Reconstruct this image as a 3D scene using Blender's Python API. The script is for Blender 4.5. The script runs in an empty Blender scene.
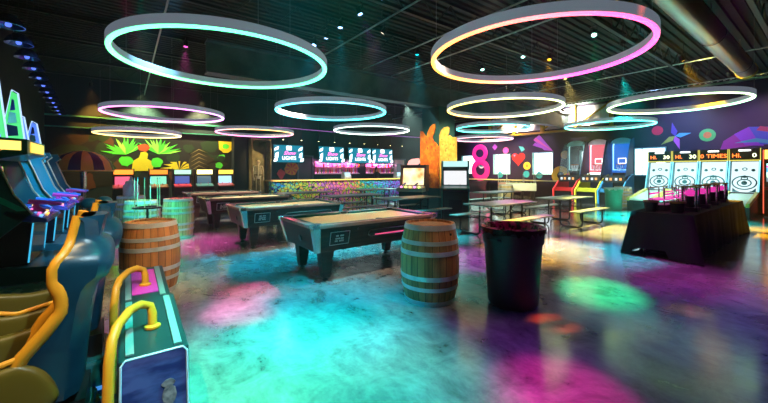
import bpy, bmesh, math, random
from mathutils import Vector, Matrix, Euler
random.seed(7)
PI = math.pi
R = math.radians
SC = bpy.context.scene
COL = SC.collection

# ------------------------------------------------------------------ camera, world, exposure
cam_d = bpy.data.cameras.new('camera')
cam = bpy.data.objects.new('camera', cam_d)
COL.objects.link(cam)
SC.camera = cam
cam.location = (0, 0, 1.52)
cam.rotation_euler = (R(90), 0, -math.atan2(0.6, 0.8))
cam_d.sensor_width = 36.0
cam_d.lens = 345 / 768 * 36.0
cam_d.shift_y = -31.0 / 768
cam_d.clip_start = 0.05
cam_d.clip_end = 200

w = bpy.data.worlds.new('world')
SC.world = w
w.use_nodes = True
w.node_tree.nodes['Background'].inputs[0].default_value = (0.55, 0.75, 1, 1)
w.node_tree.nodes['Background'].inputs[1].default_value = 0.6

hz = w.node_tree.nodes.new('ShaderNodeVolumeScatter')          # thin stage haze in the hall
hz.inputs['Density'].default_value = 0.0022
hz.inputs['Anisotropy'].default_value = 0.3
w.node_tree.links.new(hz.outputs[0], w.node_tree.nodes['World Output'].inputs['Volume'])

SC.view_settings.view_transform = 'Standard'
SC.view_settings.look = 'None'
SC.view_settings.exposure = 0.75
SC.view_settings.gamma = 1
SC.view_settings.use_curve_mapping = False
SC.cycles.use_denoising = True
SC.cycles.max_bounces = 6
SC.cycles.diffuse_bounces = 3
SC.cycles.glossy_bounces = 4
SC.cycles.transmission_bounces = 6
SC.cycles.sample_clamp_indirect = 6
SC.cycles.sample_clamp_direct = 0
SC.cycles.caustics_reflective = False
SC.cycles.caustics_refractive = False

# ------------------------------------------------------------------ materials
MATS = {}
def mat(name, col, rough=0.5, metal=0.0, emit=None, strength=0.0, spec=0.5, coat=0.0, alpha=1.0, trans=0.0):
    if name in MATS:
        return MATS[name]
    m = bpy.data.materials.new(name)
    m.use_nodes = True
    b = m.node_tree.nodes['Principled BSDF']
    b.inputs['Base Color'].default_value = (*col, 1)
    b.inputs['Roughness'].default_value = rough
    b.inputs['Metallic'].default_value = metal
    b.inputs['Specular IOR Level'].default_value = spec
    b.inputs['Coat Weight'].default_value = coat
    b.inputs['Transmission Weight'].default_value = trans
    b.inputs['Alpha'].default_value = alpha
    if emit:
        b.inputs['Emission Color'].default_value = (*emit, 1)
        b.inputs['Emission Strength'].default_value = strength
    MATS[name] = m
    return m

def nodes(m):
    return m.node_tree.nodes, m.node_tree.links, m.node_tree.nodes['Principled BSDF']

def noisy(name, c1, c2, scale=5, rough=(0.4, 0.6), stretch=(1, 1, 1), metal=0.0, bump=0.0, detail=5, spec=0.5, lo=0.35, hi=0.65):
    """two-colour noise material in object coordinates"""
    if name in MATS:
        return MATS[name]
    m = mat(name, c1, rough[0], metal, spec=spec)
    N, L, b = nodes(m)
    tc = N.new('ShaderNodeTexCoord')
    mp = N.new('ShaderNodeMapping')
    mp.inputs['Scale'].default_value = stretch
    L.new(tc.outputs['Object'], mp.inputs[0])
    nz = N.new('ShaderNodeTexNoise')
    nz.inputs['Scale'].default_value = scale
    nz.inputs['Detail'].default_value = detail
    L.new(mp.outputs[0], nz.inputs['Vector'])
    cr = N.new('ShaderNodeValToRGB')
    cr.color_ramp.elements[0].position = lo
    cr.color_ramp.elements[1].position = hi
    cr.color_ramp.elements[0].color = (*c1, 1)
    cr.color_ramp.elements[1].color = (*c2, 1)
    L.new(nz.outputs['Fac'], cr.inputs[0])
    L.new(cr.outputs[0], b.inputs['Base Color'])
    mr = N.new('ShaderNodeMapRange')
    mr.inputs['To Min'].default_value = rough[0]
    mr.inputs['To Max'].default_value = rough[1]
    L.new(nz.outputs['Fac'], mr.inputs[0])
    L.new(mr.outputs[0], b.inputs['Roughness'])
    if bump:
        bp = N.new('ShaderNodeBump')
        bp.inputs['Strength'].default_value = bump
        L.new(nz.outputs['Fac'], bp.inputs['Height'])
        L.new(bp.outputs[0], b.inputs['Normal'])
    return m

def concrete():
    m = mat('polished_concrete', (0.16, 0.15, 0.14), 0.25, spec=0.8)
    N, L, b = nodes(m)
    tc = N.new('ShaderNodeTexCoord')
    n1 = N.new('ShaderNodeTexNoise'); n1.inputs['Scale'].default_value = 2.2; n1.inputs['Detail'].default_value = 12
    n1.inputs['Roughness'].default_value = 0.75; n1.inputs['Distortion'].default_value = 0.6
    n2 = N.new('ShaderNodeTexNoise'); n2.inputs['Scale'].default_value = 7; n2.inputs['Detail'].default_value = 8
    n2.inputs['Roughness'].default_value = 0.7
    mp = N.new('ShaderNodeMapping'); mp.inputs['Scale'].default_value = (1, 0.4, 1); mp.inputs['Rotation'].default_value = (0, 0, 0.5)
    L.new(tc.outputs['Object'], n1.inputs['Vector']); L.new(tc.outputs['Object'], mp.inputs[0]); L.new(mp.outputs[0], n2.inputs['Vector'])
    mx = N.new('ShaderNodeMath'); mx.operation = 'ADD'; L.new(n1.outputs['Fac'], mx.inputs[0])
    ml = N.new('ShaderNodeMath'); ml.operation = 'MULTIPLY'; ml.inputs[1].default_value = 0.5
    L.new(n2.outputs['Fac'], ml.inputs[0]); L.new(ml.outputs[0], mx.inputs[1])
    cr = N.new('ShaderNodeValToRGB')
    e = cr.color_ramp.elements
    e[0].position = 0.58; e[0].color = (0.095, 0.092, 0.09, 1)
    e[1].position = 0.95; e[1].color = (0.27, 0.26, 0.25, 1)
    L.new(mx.outputs[0], cr.inputs[0]); L.new(cr.outputs[0], b.inputs['Base Color'])
    mr = N.new('ShaderNodeMapRange'); mr.inputs['From Min'].default_value = 0.5; mr.inputs['From Max'].default_value = 1.0
    mr.inputs['To Min'].default_value = 0.10; mr.inputs['To Max'].default_value = 0.20
    L.new(mx.outputs[0], mr.inputs[0]); L.new(mr.outputs[0], b.inputs['Roughness'])
    bp = N.new('ShaderNodeBump'); bp.inputs['Strength'].default_value = 0.06; bp.inputs['Distance'].default_value = 0.02
    L.new(n2.outputs['Fac'], bp.inputs['Height']); L.new(bp.outputs[0], b.inputs['Normal'])
    b.inputs['IOR'].default_value = 2.0
    return m

def barrel_wood(name, c1, c2):
    m = mat(name, c1, 0.5)
    N, L, b = nodes(m)
    tc = N.new('ShaderNodeTexCoord')
    sp = N.new('ShaderNodeSeparateXYZ'); L.new(tc.outputs['Object'], sp.inputs[0])
    at = N.new('ShaderNodeMath'); at.operation = 'ARCTAN2'; L.new(sp.outputs[1], at.inputs[0]); L.new(sp.outputs[0], at.inputs[1])
    ms = N.new('ShaderNodeMath'); ms.operation = 'MULTIPLY'; ms.inputs[1].default_value = 26 / (2 * PI); L.new(at.outputs[0], ms.inputs[0])
    fl = N.new('ShaderNodeMath'); fl.operation = 'FLOOR'; L.new(ms.outputs[0], fl.inputs[0])
    fr = N.new('ShaderNodeMath'); fr.operation = 'FRACT'; L.new(ms.outputs[0], fr.inputs[0])
    wn = N.new('ShaderNodeTexWhiteNoise'); wn.noise_dimensions = '1D'; L.new(fl.outputs[0], wn.inputs['W'])
    mp = N.new('ShaderNodeMapping'); mp.inputs['Scale'].default_value = (14, 14, 1.6); L.new(tc.outputs['Object'], mp.inputs[0])
    nz = N.new('ShaderNodeTexNoise'); nz.inputs['Scale'].default_value = 1.5; nz.inputs['Detail'].default_value = 8; L.new(mp.outputs[0], nz.inputs['Vector'])
    ad = N.new('ShaderNodeMath'); ad.operation = 'MULTIPLY_ADD'; ad.inputs[1].default_value = 0.35
    L.new(wn.outputs['Value'], ad.inputs[0]); L.new(nz.outputs['Fac'], ad.inputs[2])
    cr = N.new('ShaderNodeValToRGB')
    cr.color_ramp.elements[0].position = 0.4; cr.color_ramp.elements[0].color = (*c1, 1)
    cr.color_ramp.elements[1].position = 0.85; cr.color_ramp.elements[1].color = (*c2, 1)
    L.new(ad.outputs[0], cr.inputs[0])
    # joints between the staves
    ab = N.new('ShaderNodeMath'); ab.operation = 'SUBTRACT'; ab.inputs[1].default_value = 0.5; L.new(fr.outputs[0], ab.inputs[0])
    aa = N.new('ShaderNodeMath'); aa.operation = 'ABSOLUTE'; L.new(ab.outputs[0], aa.inputs[0])
    gt = N.new('ShaderNodeMath'); gt.operation = 'GREATER_THAN'; gt.inputs[1].default_value = 0.46; L.new(aa.outputs[0], gt.inputs[0])
    mix = N.new('ShaderNodeMix'); mix.data_type = 'RGBA'; L.new(gt.outputs[0], mix.inputs[0]); L.new(cr.outputs[0], mix.inputs[6])
    mix.inputs[7].default_value = (c1[0] * 0.25, c1[1] * 0.25, c1[2] * 0.25, 1)
    L.new(mix.outputs[2], b.inputs['Base Color'])
    return m

def voronoi_paint(name, scale, sat=1.0, emit=0.0, val=1.0, stretch=(1, 1, 1)):
    m = mat(name, (0.5, 0.5, 0.5), 0.5)
    N, L, b = nodes(m)
    tc = N.new('ShaderNodeTexCoord')
    mp = N.new('ShaderNodeMapping'); mp.inputs['Scale'].default_value = stretch; L.new(tc.outputs['Object'], mp.inputs[0])
    v = N.new('ShaderNodeTexVoronoi'); v.inputs['Scale'].default_value = scale; L.new(mp.outputs[0], v.inputs['Vector'])
    h = N.new('ShaderNodeHueSaturation'); h.inputs['Saturation'].default_value = sat; h.inputs['Value'].default_value = val
    L.new(v.outputs['Color'], h.inputs['Color']); L.new(h.outputs[0], b.inputs['Base Color'])
    if emit:
        L.new(h.outputs[0], b.inputs['Emission Color']); b.inputs['Emission Strength'].default_value = emit
    return m

def ring_mat(name, stops, strength):
    """LED strip whose colour runs round the ring"""
    m = mat(name, (0.8, 0.8, 0.8), 0.4)
    N, L, b = nodes(m)
    tc = N.new('ShaderNodeTexCoord')
    sp = N.new('ShaderNodeSeparateXYZ'); L.new(tc.outputs['Object'], sp.inputs[0])
    at = N.new('ShaderNodeMath'); at.operation = 'ARCTAN2'; L.new(sp.outputs[1], at.inputs[0]); L.new(sp.outputs[0], at.inputs[1])
    mr = N.new('ShaderNodeMapRange'); mr.inputs['From Min'].default_value = -PI; mr.inputs['From Max'].default_value = PI
    L.new(at.outputs[0], mr.inputs[0])
    cr = N.new('ShaderNodeValToRGB')
    els = cr.color_ramp.elements
    n = len(stops)
    els[0].position = 0; els[0].color = (*stops[0], 1)
    els[1].position = 1; els[1].color = (*stops[0], 1)
    for i in range(1, n):
        e = els.new(i / n); e.color = (*stops[i], 1)
    L.new(mr.outputs[0], cr.inputs[0])
    L.new(cr.outputs[0], b.inputs['Emission Color'])
    b.inputs['Emission Strength'].default_value = strength
    return m

BLACK = mat('black_plastic', (0.015, 0.015, 0.018), 0.4)
DARKM = mat('dark_metal', (0.03, 0.03, 0.035), 0.35, 0.7)
CHROME = mat('chrome', (0.75, 0.77, 0.8), 0.18, 1.0)
STEEL = noisy('galvanised_steel', (0.48, 0.50, 0.56), (0.68, 0.70, 0.78), 6, (0.3, 0.45), metal=0.55)
WHITE = mat('white_plastic', (0.75, 0.76, 0.78), 0.4)
YELLOW = mat('yellow_vinyl', (0.85, 0.34, 0.02), 0.35)
REDP = mat('red_plastic', (0.6, 0.02, 0.03), 0.35)
def glow(name, col, s):
    return mat(name, (0.05, 0.05, 0.05), 0.4, emit=col, strength=s)

# ------------------------------------------------------------------ mesh building
class MB:
    def __init__(self):
        self.v = []; self.f = []; self.m = []
    def add(self, vs, fs, m=0, M=None):
        o = len(self.v)
        for p in vs:
            p = Vector(p)
            self.v.append(M @ p if M is not None else p)
        for f in fs:
            self.f.append([i + o for i in f]); self.m.append(m)
        return self
    def box(self, x0, x1, y0, y1, z0, z1, m=0, M=None):
        vs = [(x0, y0, z0), (x1, y0, z0), (x1, y1, z0), (x0, y1, z0), (x0, y0, z1), (x1, y0, z1), (x1, y1, z1), (x0, y1, z1)]
        return self.add(vs, [(0, 3, 2, 1), (4, 5, 6, 7), (0, 1, 5, 4), (1, 2, 6, 5), (2, 3, 7, 6), (3, 0, 4, 7)], m, M)
    def hexa(self, lo, hi, z0, z1, m=0, M=None):
        """frustum between two rectangles (x0,x1,y0,y1)"""
        vs = [(lo[0], lo[2], z0), (lo[1], lo[2], z0), (lo[1], lo[3], z0), (lo[0], lo[3], z0),
              (hi[0], hi[2], z1), (hi[1], hi[2], z1), (hi[1], hi[3], z1), (hi[0], hi[3], z1)]
        return self.add(vs, [(0, 3, 2, 1), (4, 5, 6, 7), (0, 1, 5, 4), (1, 2, 6, 5), (2, 3, 7, 6), (3, 0, 4, 7)], m, M)
    def cyl(self, p0, p1, r0, r1=None, n=16, m=0, M=None):
        r1 = r0 if r1 is None else r1
        p0 = Vector(p0); p1 = Vector(p1)
        d = (p1 - p0).normalized()
        a = d.orthogonal().normalized(); b = d.cross(a)
        vs = []
        for p, r in ((p0, r0), (p1, r1)):
            for i in range(n):
                t = 2 * PI * i / n
                vs.append(p + a * (r * math.cos(t)) + b * (r * math.sin(t)))
        fs = [(i, (i + 1) % n, n + (i + 1) % n, n + i) for i in range(n)]
        fs.append(tuple(range(n - 1, -1, -1))); fs.append(tuple(range(n, 2 * n)))
        return self.add(vs, fs, m, M)
    def tube(self, pts, r, n=8, m=0, closed=False, M=None):
        pts = [Vector(p) for p in pts]
        K = len(pts); vs = []; prev = None
        for k in range(K):
            if closed:
                d = (pts[(k + 1) % K] - pts[k - 1]).normalized()
            else:
                d = (pts[min(k + 1, K - 1)] - pts[max(k - 1, 0)]).normalized()
            if prev is None:
                a = d.orthogonal().normalized()
            else:
                a = (prev - d * prev.dot(d)).normalized()
            prev = a; b = d.cross(a)
            rr = r[k] if isinstance(r, (list, tuple)) else r
            for i in range(n):
                t = 2 * PI * i / n
                vs.append(pts[k] + a * (rr * math.cos(t)) + b * (rr * math.sin(t)))
        fs = []
        for k in range(K if closed else K - 1):
            k2 = (k + 1) % K
            for i in range(n):
                fs.append((k * n + i, k * n + (i + 1) % n, k2 * n + (i + 1) % n, k2 * n + i))
        if not closed:
            fs.append(tuple(range(n - 1, -1, -1))); fs.append(tuple((K - 1) * n + i for i in range(n)))
        return self.add(vs, fs, m, M)
    def lathe(self, prof, n=32, m=0, c=(0, 0, 0), M=None, closed=False, t0=0.0, t1=2 * PI):
        full = abs(t1 - t0 - 2 * PI) < 1e-6
        vs = []; K = len(prof); nn = n if full else n + 1
        for i in range(nn):
            t = t0 + (t1 - t0) * i / n
            for r, z in prof:
                vs.append((c[0] + r * math.cos(t), c[1] + r * math.sin(t), c[2] + z))
        fs = []
        for i in range(n):
            j = (i + 1) % nn
            for k in range(K if closed else K - 1):
                k2 = (k + 1) % K
                fs.append((i * K + k, j * K + k, j * K + k2, i * K + k2))
        if not closed and full:
            if prof[0][0] > 1e-6: fs.append(tuple(i * K for i in range(n - 1, -1, -1)))
            if prof[-1][0] > 1e-6: fs.append(tuple(i * K + K - 1 for i in range(n)))
        return self.add(vs, fs, m, M)
    def prism(self, pts, a, b, plane='xz', m=0, M=None):
        """polygon extruded from a to b along the third axis"""
        n = len(pts)
        def P(p, h):
            if plane == 'xz': return (p[0], h, p[1])
            if plane == 'yz': return (h, p[0], p[1])
            return (p[0], p[1], h)
        vs = [P(p, a) for p in pts] + [P(p, b) for p in pts]
        fs = [tuple(range(n)), tuple(range(2 * n - 1, n - 1, -1))]
        fs += [(i, n + i, n + (i + 1) % n, (i + 1) % n) for i in range(n)]
        return self.add(vs, fs, m, M)
    def sphere(self, c, r, n=16, m=0, s=(1, 1, 1), M=None):
        prof = [(r * math.sin(PI * k / (n // 2)), -r * math.cos(PI * k / (n // 2))) for k in range(n // 2 + 1)]
        prof[0] = (1e-5, -r); prof[-1] = (1e-5, r)
        T = Matrix.Translation(c) @ Matrix.Diagonal((*s, 1))
        if M is not None: T = M @ T
        return self.lathe(prof, n, m, M=T)
    def build(self, name, mats, parent=None, smooth=False, bevel=0.0, label=None, angle=40):
        me = bpy.data.meshes.new(name)
        me.from_pydata([tuple(p) for p in self.v], [], self.f)
        if not isinstance(mats, (list, tuple)): mats = [mats]
        for mm in mats: me.materials.append(mm)
        for p, i in zip(me.polygons, self.m): p.material_index = i
        bm = bmesh.new(); bm.from_mesh(me)
        bmesh.ops.recalc_face_normals(bm, faces=bm.faces)
        if smooth:
            for f in bm.faces: f.smooth = True
            for e in bm.edges:
                if len(e.link_faces) == 2 and e.calc_face_angle(0) > R(angle): e.smooth = False
        bm.to_mesh(me); bm.free()
        o = bpy.data.objects.new(name, me); COL.objects.link(o)
        if parent: o.parent = parent
        if bevel:
            md = o.modifiers.new('bevel', 'BEVEL'); md.width = bevel; md.segments = 2; md.limit_method = 'ANGLE'; md.angle_limit = R(40)
        if label: o['label'] = label
        return o

def tag(o, label, cat, group=None, kind=None):
    o['label'] = label; o['category'] = cat
    if group: o['group'] = group
    if kind: o['kind'] = kind
    return o

def thing(name, label, cat, loc=(0, 0, 0), rz=0.0, group=None):
    o = bpy.data.objects.new(name, None); COL.objects.link(o)
    o.location = loc; o.rotation_euler = (0, 0, rz); o.empty_display_size = 0.1
    return tag(o, label, cat, group)

def struct(name, mb, m, **k):
    o = mb.build(name, m, **k); o['kind'] = 'structure'; return o

def dup(root, loc, rz=None, label=None, group=None, scale=None):
    r = root.copy(); COL.objects.link(r); r.location = loc
    if rz is not None: r.rotation_euler = (0, 0, rz)
    if scale is not None: r.scale = scale
    if label: r['label'] = label
    if group: r['group'] = group
    for ch in list(root.children):
        c = ch.copy(); COL.objects.link(c); c.parent = r
        for g in list(ch.children):
            d = g.copy(); COL.objects.link(d); d.parent = c
    return r

def text_obj(name, s, size, m, parent, loc, rot, ext=0.004, width=None, shear=0.0):
    cu = bpy.data.curves.new(name, 'FONT'); cu.body = s; cu.size = size; cu.extrude = ext
    cu.align_x = 'CENTER'; cu.align_y = 'CENTER'; cu.shear = shear; cu.resolution_u = 3
    t = bpy.data.objects.new(name + '_src', cu); COL.objects.link(t)
    dg = bpy.context.evaluated_depsgraph_get()
    me = bpy.data.meshes.new_from_object(t.evaluated_get(dg))
    bpy.data.objects.remove(t)
    me.materials.clear(); me.materials.append(m)
    o = bpy.data.objects.new(name, me); COL.objects.link(o)
    if width:
        xs = [v.co.x for v in me.vertices]; k = width / (max(xs) - min(xs))
        for v in me.vertices: v.co.x *= k
    o.parent = parent; o.location = loc; o.rotation_euler = rot
    return o

def arc(cx, cy, r, a0, a1, n):
    return [(cx + r * math.cos(a0 + (a1 - a0) * i / n), cy + r * math.sin(a0 + (a1 - a0) * i / n)) for i in range(n + 1)]

FACE_L = -PI / 2      # a front built towards -y turned to face -x
# ------------------------------------------------------------------ setting
XL, XR, YB, YF, ZC = -2.3, 19.2, 17.1, -5.0, 5.1
struct('floor', MB().box(XL - .2, XR + .2, YF - .2, YB + .2, -0.1, 0), concrete())
DECK = noisy('black_painted_deck', (0.004, 0.007, 0.008), (0.010, 0.014, 0.016), 2, (0.7, 0.9))
c = MB()
n_rib = 120
for i in range(n_rib):                      # corrugated roof deck, ribs along the back wall
    y = YF + (YB - YF) * i / n_rib; dy = (YB - YF) / n_rib
    c.prism([(y, ZC), (y + dy * .5, ZC), (y + dy * .6, ZC + .05), (y + dy * .9, ZC + .05), (y + dy, ZC), (y + dy, ZC + .1), (y, ZC + .1)], XL, XR, 'yz')
struct('ceiling', c, DECK)
NAVY = noisy('dark_teal_wall_paint', (0.003, 0.011, 0.017), (0.007, 0.022, 0.03), 1.2, (0.5, 0.7))
PURP = noisy('dark_violet_mural_paint', (0.008, 0.007, 0.03), (0.025, 0.009, 0.055), 0.45, (0.45, 0.6))
BLK = noisy('black_wall_paint', (0.006, 0.008, 0.016), (0.012, 0.016, 0.03), 1.5, (0.5, 0.7))
struct('wall_left', MB().box(XL - .2, XL, YF, YB, 0, ZC), BLK)
struct('wall_front', MB().box(XL, XR, YF - .2, YF, 0, ZC), BLK)

# back wall with its two doorways
bw = MB()
D1 = (13.62, 14.5, 2.2); D2 = (7.25, 8.02, 2.25)
xs = [XL - .2, D2[0], D2[1], D1[0], D1[1], XR + .2]
bw.box(xs[0], xs[1], YB, YB + .2, 0, ZC); bw.box(xs[2], xs[3], YB, YB + .2, 0, ZC); bw.box(xs[4], xs[5], YB, YB + .2, 0, ZC)
bw.box(D2[0], D2[1], YB, YB + .2, D2[2], ZC); bw.box(D1[0], D1[1], YB, YB + .2, D1[2], ZC)
struct('wall_back', bw, NAVY)
# right wall with window openings
WIN = [15.75, 13.1, 10.4, 7.75, 5.35]; WW = 0.63; WZ0, WZ1 = 1.27, 2.58
rw = MB()
ys = [YF]
for y in sorted(WIN): ys += [y - WW, y + WW]
ys.append(YB)
for i in range(0, len(ys), 2): rw.box(XR, XR + .2, ys[i], ys[i + 1], 0, ZC)
for y in WIN: rw.box(XR, XR + .2, y - WW, y + WW, 0, WZ0); rw.box(XR, XR + .2, y - WW, y + WW, WZ1, ZC)
struct('wall_right', rw, PURP)
PANE = mat('daylit_window_film', (0.7, 0.8, 0.8), 0.3, emit=(0.80, 0.97, 1.0), strength=1.5)
FRAME_T = mat('teal_white_window_frame', (0.22, 0.5, 0.48), 0.5)
for i, y in enumerate(WIN):
    f = MB(); t = .05
    f.box(XR - .02, XR + .19, y - WW, y - WW + t, WZ0, WZ1); f.box(XR - .02, XR + .19, y + WW - t, y + WW, WZ0, WZ1)
    f.box(XR - .02, XR + .19, y - WW + t, y + WW - t, WZ1 - t, WZ1); f.box(XR - .06, XR + .19, y - WW + t, y + WW - t, WZ0, WZ0 + t)
    f.box(XR + .12, XR + .15, y + .30, y + .33, WZ0 + t, WZ1 - t)
    fo = struct('window_%d' % (i + 1), f, FRAME_T)
    g = MB().box(XR + .15, XR + .17, y - WW + t, y + WW - t, WZ0 + t, WZ1 - t).build('pane', PANE, fo)
# doors
GREYD = noisy('grey_door_paint', (0.62, 0.68, 0.72), (0.75, 0.8, 0.84), 3, (0.4, 0.5))
d = struct('door_1', MB().box(D1[0], D1[1], YB + .03, YB + .08, 0, D1[2]), GREYD)
MB().box(D1[0] + .25, D1[1] - .25, YB + .015, YB + .035, 1.35, 1.95).build('door_window', mat('door_glass', (.25, .35, .45), .1), d)
MB().cyl((D1[0] + .08, YB + .03, 1.0), (D1[0] + .08, YB - .03, 1.0), .02, n=10).cyl((D1[0] + .08, YB - .03, 1.0), (D1[0] + .2, YB - .03, 1.0), .012, n=8).build('door_handle', CHROME, d)
d = struct('door_2', MB().box(D2[0], D2[1], YB + .05, YB + .1, 0, D2[2]), mat('slate_door', (.045, .055, .075), .5))
MB().cyl((D2[1] - .1, YB + .05, 1.0), (D2[1] - .1, YB - .01, 1.0), .02, n=10).build('door_handle', CHROME, d)
fr = MB()
for D in (D1, D2):
    fr.box(D[0] - .07, D[0], YB - .02, YB + .04, 0, D[2] + .07); fr.box(D[1], D[1] + .07, YB - .02, YB + .04, 0, D[2] + .07)
    fr.box(D[0], D[1], YB - .02, YB + .04, D[2], D[2] + .07)
struct('trim_1', fr, mat('door_trim', (.1, .13, .17), .5))
struct('baseboard_back', MB().box(XL, XR, YB - .02, YB - .001, 0, .12), BLACK)
struct('baseboard_right', MB().box(XR - .02, XR - .001, YF, YB - .02, 0, .12), BLACK)
# wall-top rails (pipes) where the deck meets the walls
struct('trim_2', MB().box(XR - .12, XR - .02, YF, YB, 4.98, 5.06), mat('galvanised_wall_channel', (.3, .5, .42), .35, .8))
struct('trim_3', MB().box(XL, 6, YB - .1, YB - .01, 3.5, 3.56).box(XL, 6, YB - .1, YB - .01, 3.1, 3.14), mat('green_channel', (.1, .45, .35), .4, .6))
# clerestory with pale panels behind yellow bracing
CREAM = noisy('pale_insulation_panel', (.72, .66, .62), (.88, .85, .9), 2, (.5, .6))
YB_ = mat('yellow_painted_steel', (.55, .34, .02), .45, .3)
cl = MB()
for i in range(4):
    y0 = 6.9 + i * 1.75
    cl.box(XR - .12, XR - .02, y0, y0 + 1.55, 3.85, 4.85)
struct('trim_4', cl, CREAM)
br = MB()
for i in range(5):
    y0 = 6.8 + i * 1.75
    br.box(XR - .32, XR - .16, y0 - .08, y0 + .08, 3.7, 4.95)
    if i < 4:
        br.tube([(XR - .25, y0, 4.9), (XR - .25, y0 + 1.75, 3.8)], .05, 6)
br.box(XR - .35, XR - .15, 6.6, 14.2, 3.62, 3.72)
struct('trim_5', br, YB_)
# steel beam across the room and the column under it
struct('beam_1', MB().box(1.5, 19.1, 8.72, 9.08, 3.78, 3.82).box(1.5, 19.1, 8.88, 8.92, 3.82, 4.5).box(1.5, 19.1, 8.72, 9.08, 4.5, 4.54),
       noisy('teal_grey_beam', (.06, .10, .11), (.13, .18, .19), 2, (.4, .6), metal=.3))
struct('column_1', MB().box(8.78, 9.6, 8.5, 9.35, 0, 3.78), mat('teal_column', (.01, .09, .09), .6))
struct('wall_partition', MB().box(3.95, 4.58, 16.6, YB, 0, 3.6), BLK)

# open web joists
JO = mat('joist_paint', (.012, .02, .024), .5, .3)
jm = MB(); L_ = 6.0
for k in range(7):                          # one six-metre bay of an open web joist
    x0 = k * L_ / 7; x1 = (k + 1) * L_ / 7
    jm.tube([(x0, 0, 5.0), ((x0 + x1) / 2, 0, 4.55), (x1, 0, 5.0)], .016, 5)
jm.box(0, L_, -.04, .04, 5.0, 5.06); jm.box(0, L_, -.04, .04, 4.52, 4.57)
j0 = None
for yy in (1.0, 3.0, 5.0, 7.0, 10.6, 12.6, 14.6):
    for xx in (-2.2, 3.8, 9.8):
        if j0 is None:
            j0 = jm.build('roof_joist', JO); o = j0
        else:
            o = j0.copy(); COL.objects.link(o)
        o.location = (xx, yy, 0); o['kind'] = 'structure'
# ducts and conduits
dm = MB()
prof = []
seg = 190
DX0, DX1 = -2.0, 14.3
for i in range(seg + 1):
    x = DX0 + (DX1 - DX0) * i / seg
    rr = .225 if i % 2 == 0 else .205
    prof.append((rr, x))
dm.lathe(prof, 28, M=Matrix.Translation((0, 1.7, 4.42)) @ Matrix.Rotation(PI / 2, 4, 'Y'))
duct = dm.build('spiral_duct', mat('spiral_duct_metal', (.62, .6, .55), .3, .9), smooth=True)
tag(duct, 'ribbed metal ventilation duct hanging under the black ceiling', 'duct')
MB().cyl((DX1, 1.7, 4.42), (DX1 + .12, 1.7, 4.42), .245, n=28).build('end_collar', YB_, duct)
for k, xx in enumerate((2.0, 6.0, 10.0, 13.4)):
    MB().lathe([(.24, -.015), (.24, .015), (.232, .015), (.232, -.015)], 24, closed=True, M=Matrix.Translation((xx, 1.7, 4.42)) @ Matrix.Rotation(PI / 2, 4, 'Y')).box(xx - .01, xx + .01, 1.69, 1.71, 4.65, 5.1).build('strap', DARKM, duct)
cds = [(3.9, 3.6, 7.6, 4.35), (5.6, 2.0, 8.5, 4.5), (12.6, -1.0, 16.0, 4.55), (6.6, 2.0, 8.4, 4.45), (0.6, 3.0, 16.5, 4.5), (16.2, 0.0, 16.5, 4.6)]
for xx, y0, y1, zz in cds:
    o = MB().tube([(xx, y0, zz), (xx, y1, zz)], .018, 6).build('conduit', mat('conduit_metal', (.55, .62, .62), .3, .9)); o['kind'] = 'structure'
o = MB().tube([(5.0, 14.4, 3.36), (8, 14.4, 3.33), (14.5, 14.4, 3.4)], .012, 6).build('conduit', glow('violet_tube', (.45, .12, .6), .6)); o['kind'] = 'structure'

# ------------------------------------------------------------------ ring lights
RCOL = {
 'green': [(.15, 1, .35), (.12, .95, .4), (.12, .9, .5), (.12, 1, .5), (.15, 1, .35), (.2, 1, .35)],
 'pink': [(1, .25, .1), (1, .1, .25), (1, .08, .45), (1, .1, .6), (1, .35, .15), (1, .5, .05)],
 'violet': [(1, .3, .8), (1, .2, .7), (.8, .3, 1), (.9, .4, 1), (1, .4, .8), (1, .3, .6)],
 'amber': [(1, .75, .25), (1, .6, .25), (1, .8, .4), (1, .85, .5), (1, .6, .3), (1, .7, .3)],
 'rose': [(1, .35, .6), (1, .55, .2), (1, .6, .2), (1, .3, .5), (.9, .35, .8), (1, .3, .5)],
 'cyan': [(.1, .9, 1), (.2, .7, 1), (.1, .85, .9), (.1, 1, .9), (.1, .8, 1), (.2, .9, 1)],
 'white': [(.75, 1, .85), (.7, 1, .9), (.85, 1, .85), (.9, 1, .8), (.8, 1, .9), (.75, 1, .9)],
 'lemon': [(1, .9, .2), (.95, 1, .35), (.8, 1, .5), (.9, 1, .5), (1, .7, .3), (1, .6, .15)],
 'aqua': [(.1, 1, .75), (.3, .9, .8), (.1, .8, .9), (.1, .9, .85), (.2, 1, .7), (.1, .9, .8)],
 'peach': [(1, .5, .6), (1, .6, .6), (.9, .5, .7), (1, .6, .5), (1, .5, .7), (1, .6, .7)],
 'lime': [(.55, 1, .45), (.7, 1, .5), (.5, 1, .6), (.4, 1, .7), (.9, 1, .4), (.6, 1, .5)],
 'mint': [(.15, 1, .7), (.1, .95, .9), (.2, 1, .8), (.15, 1, .7), (.3, 1, .7), (.15, .9, .8)],
}
HOUSE = mat('ring_housing_added_glow', (.55, .57, .62), .5, 0, emit=(.42, .5, .62), strength=.16)  # faint emission added so the housing sides look lit
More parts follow.
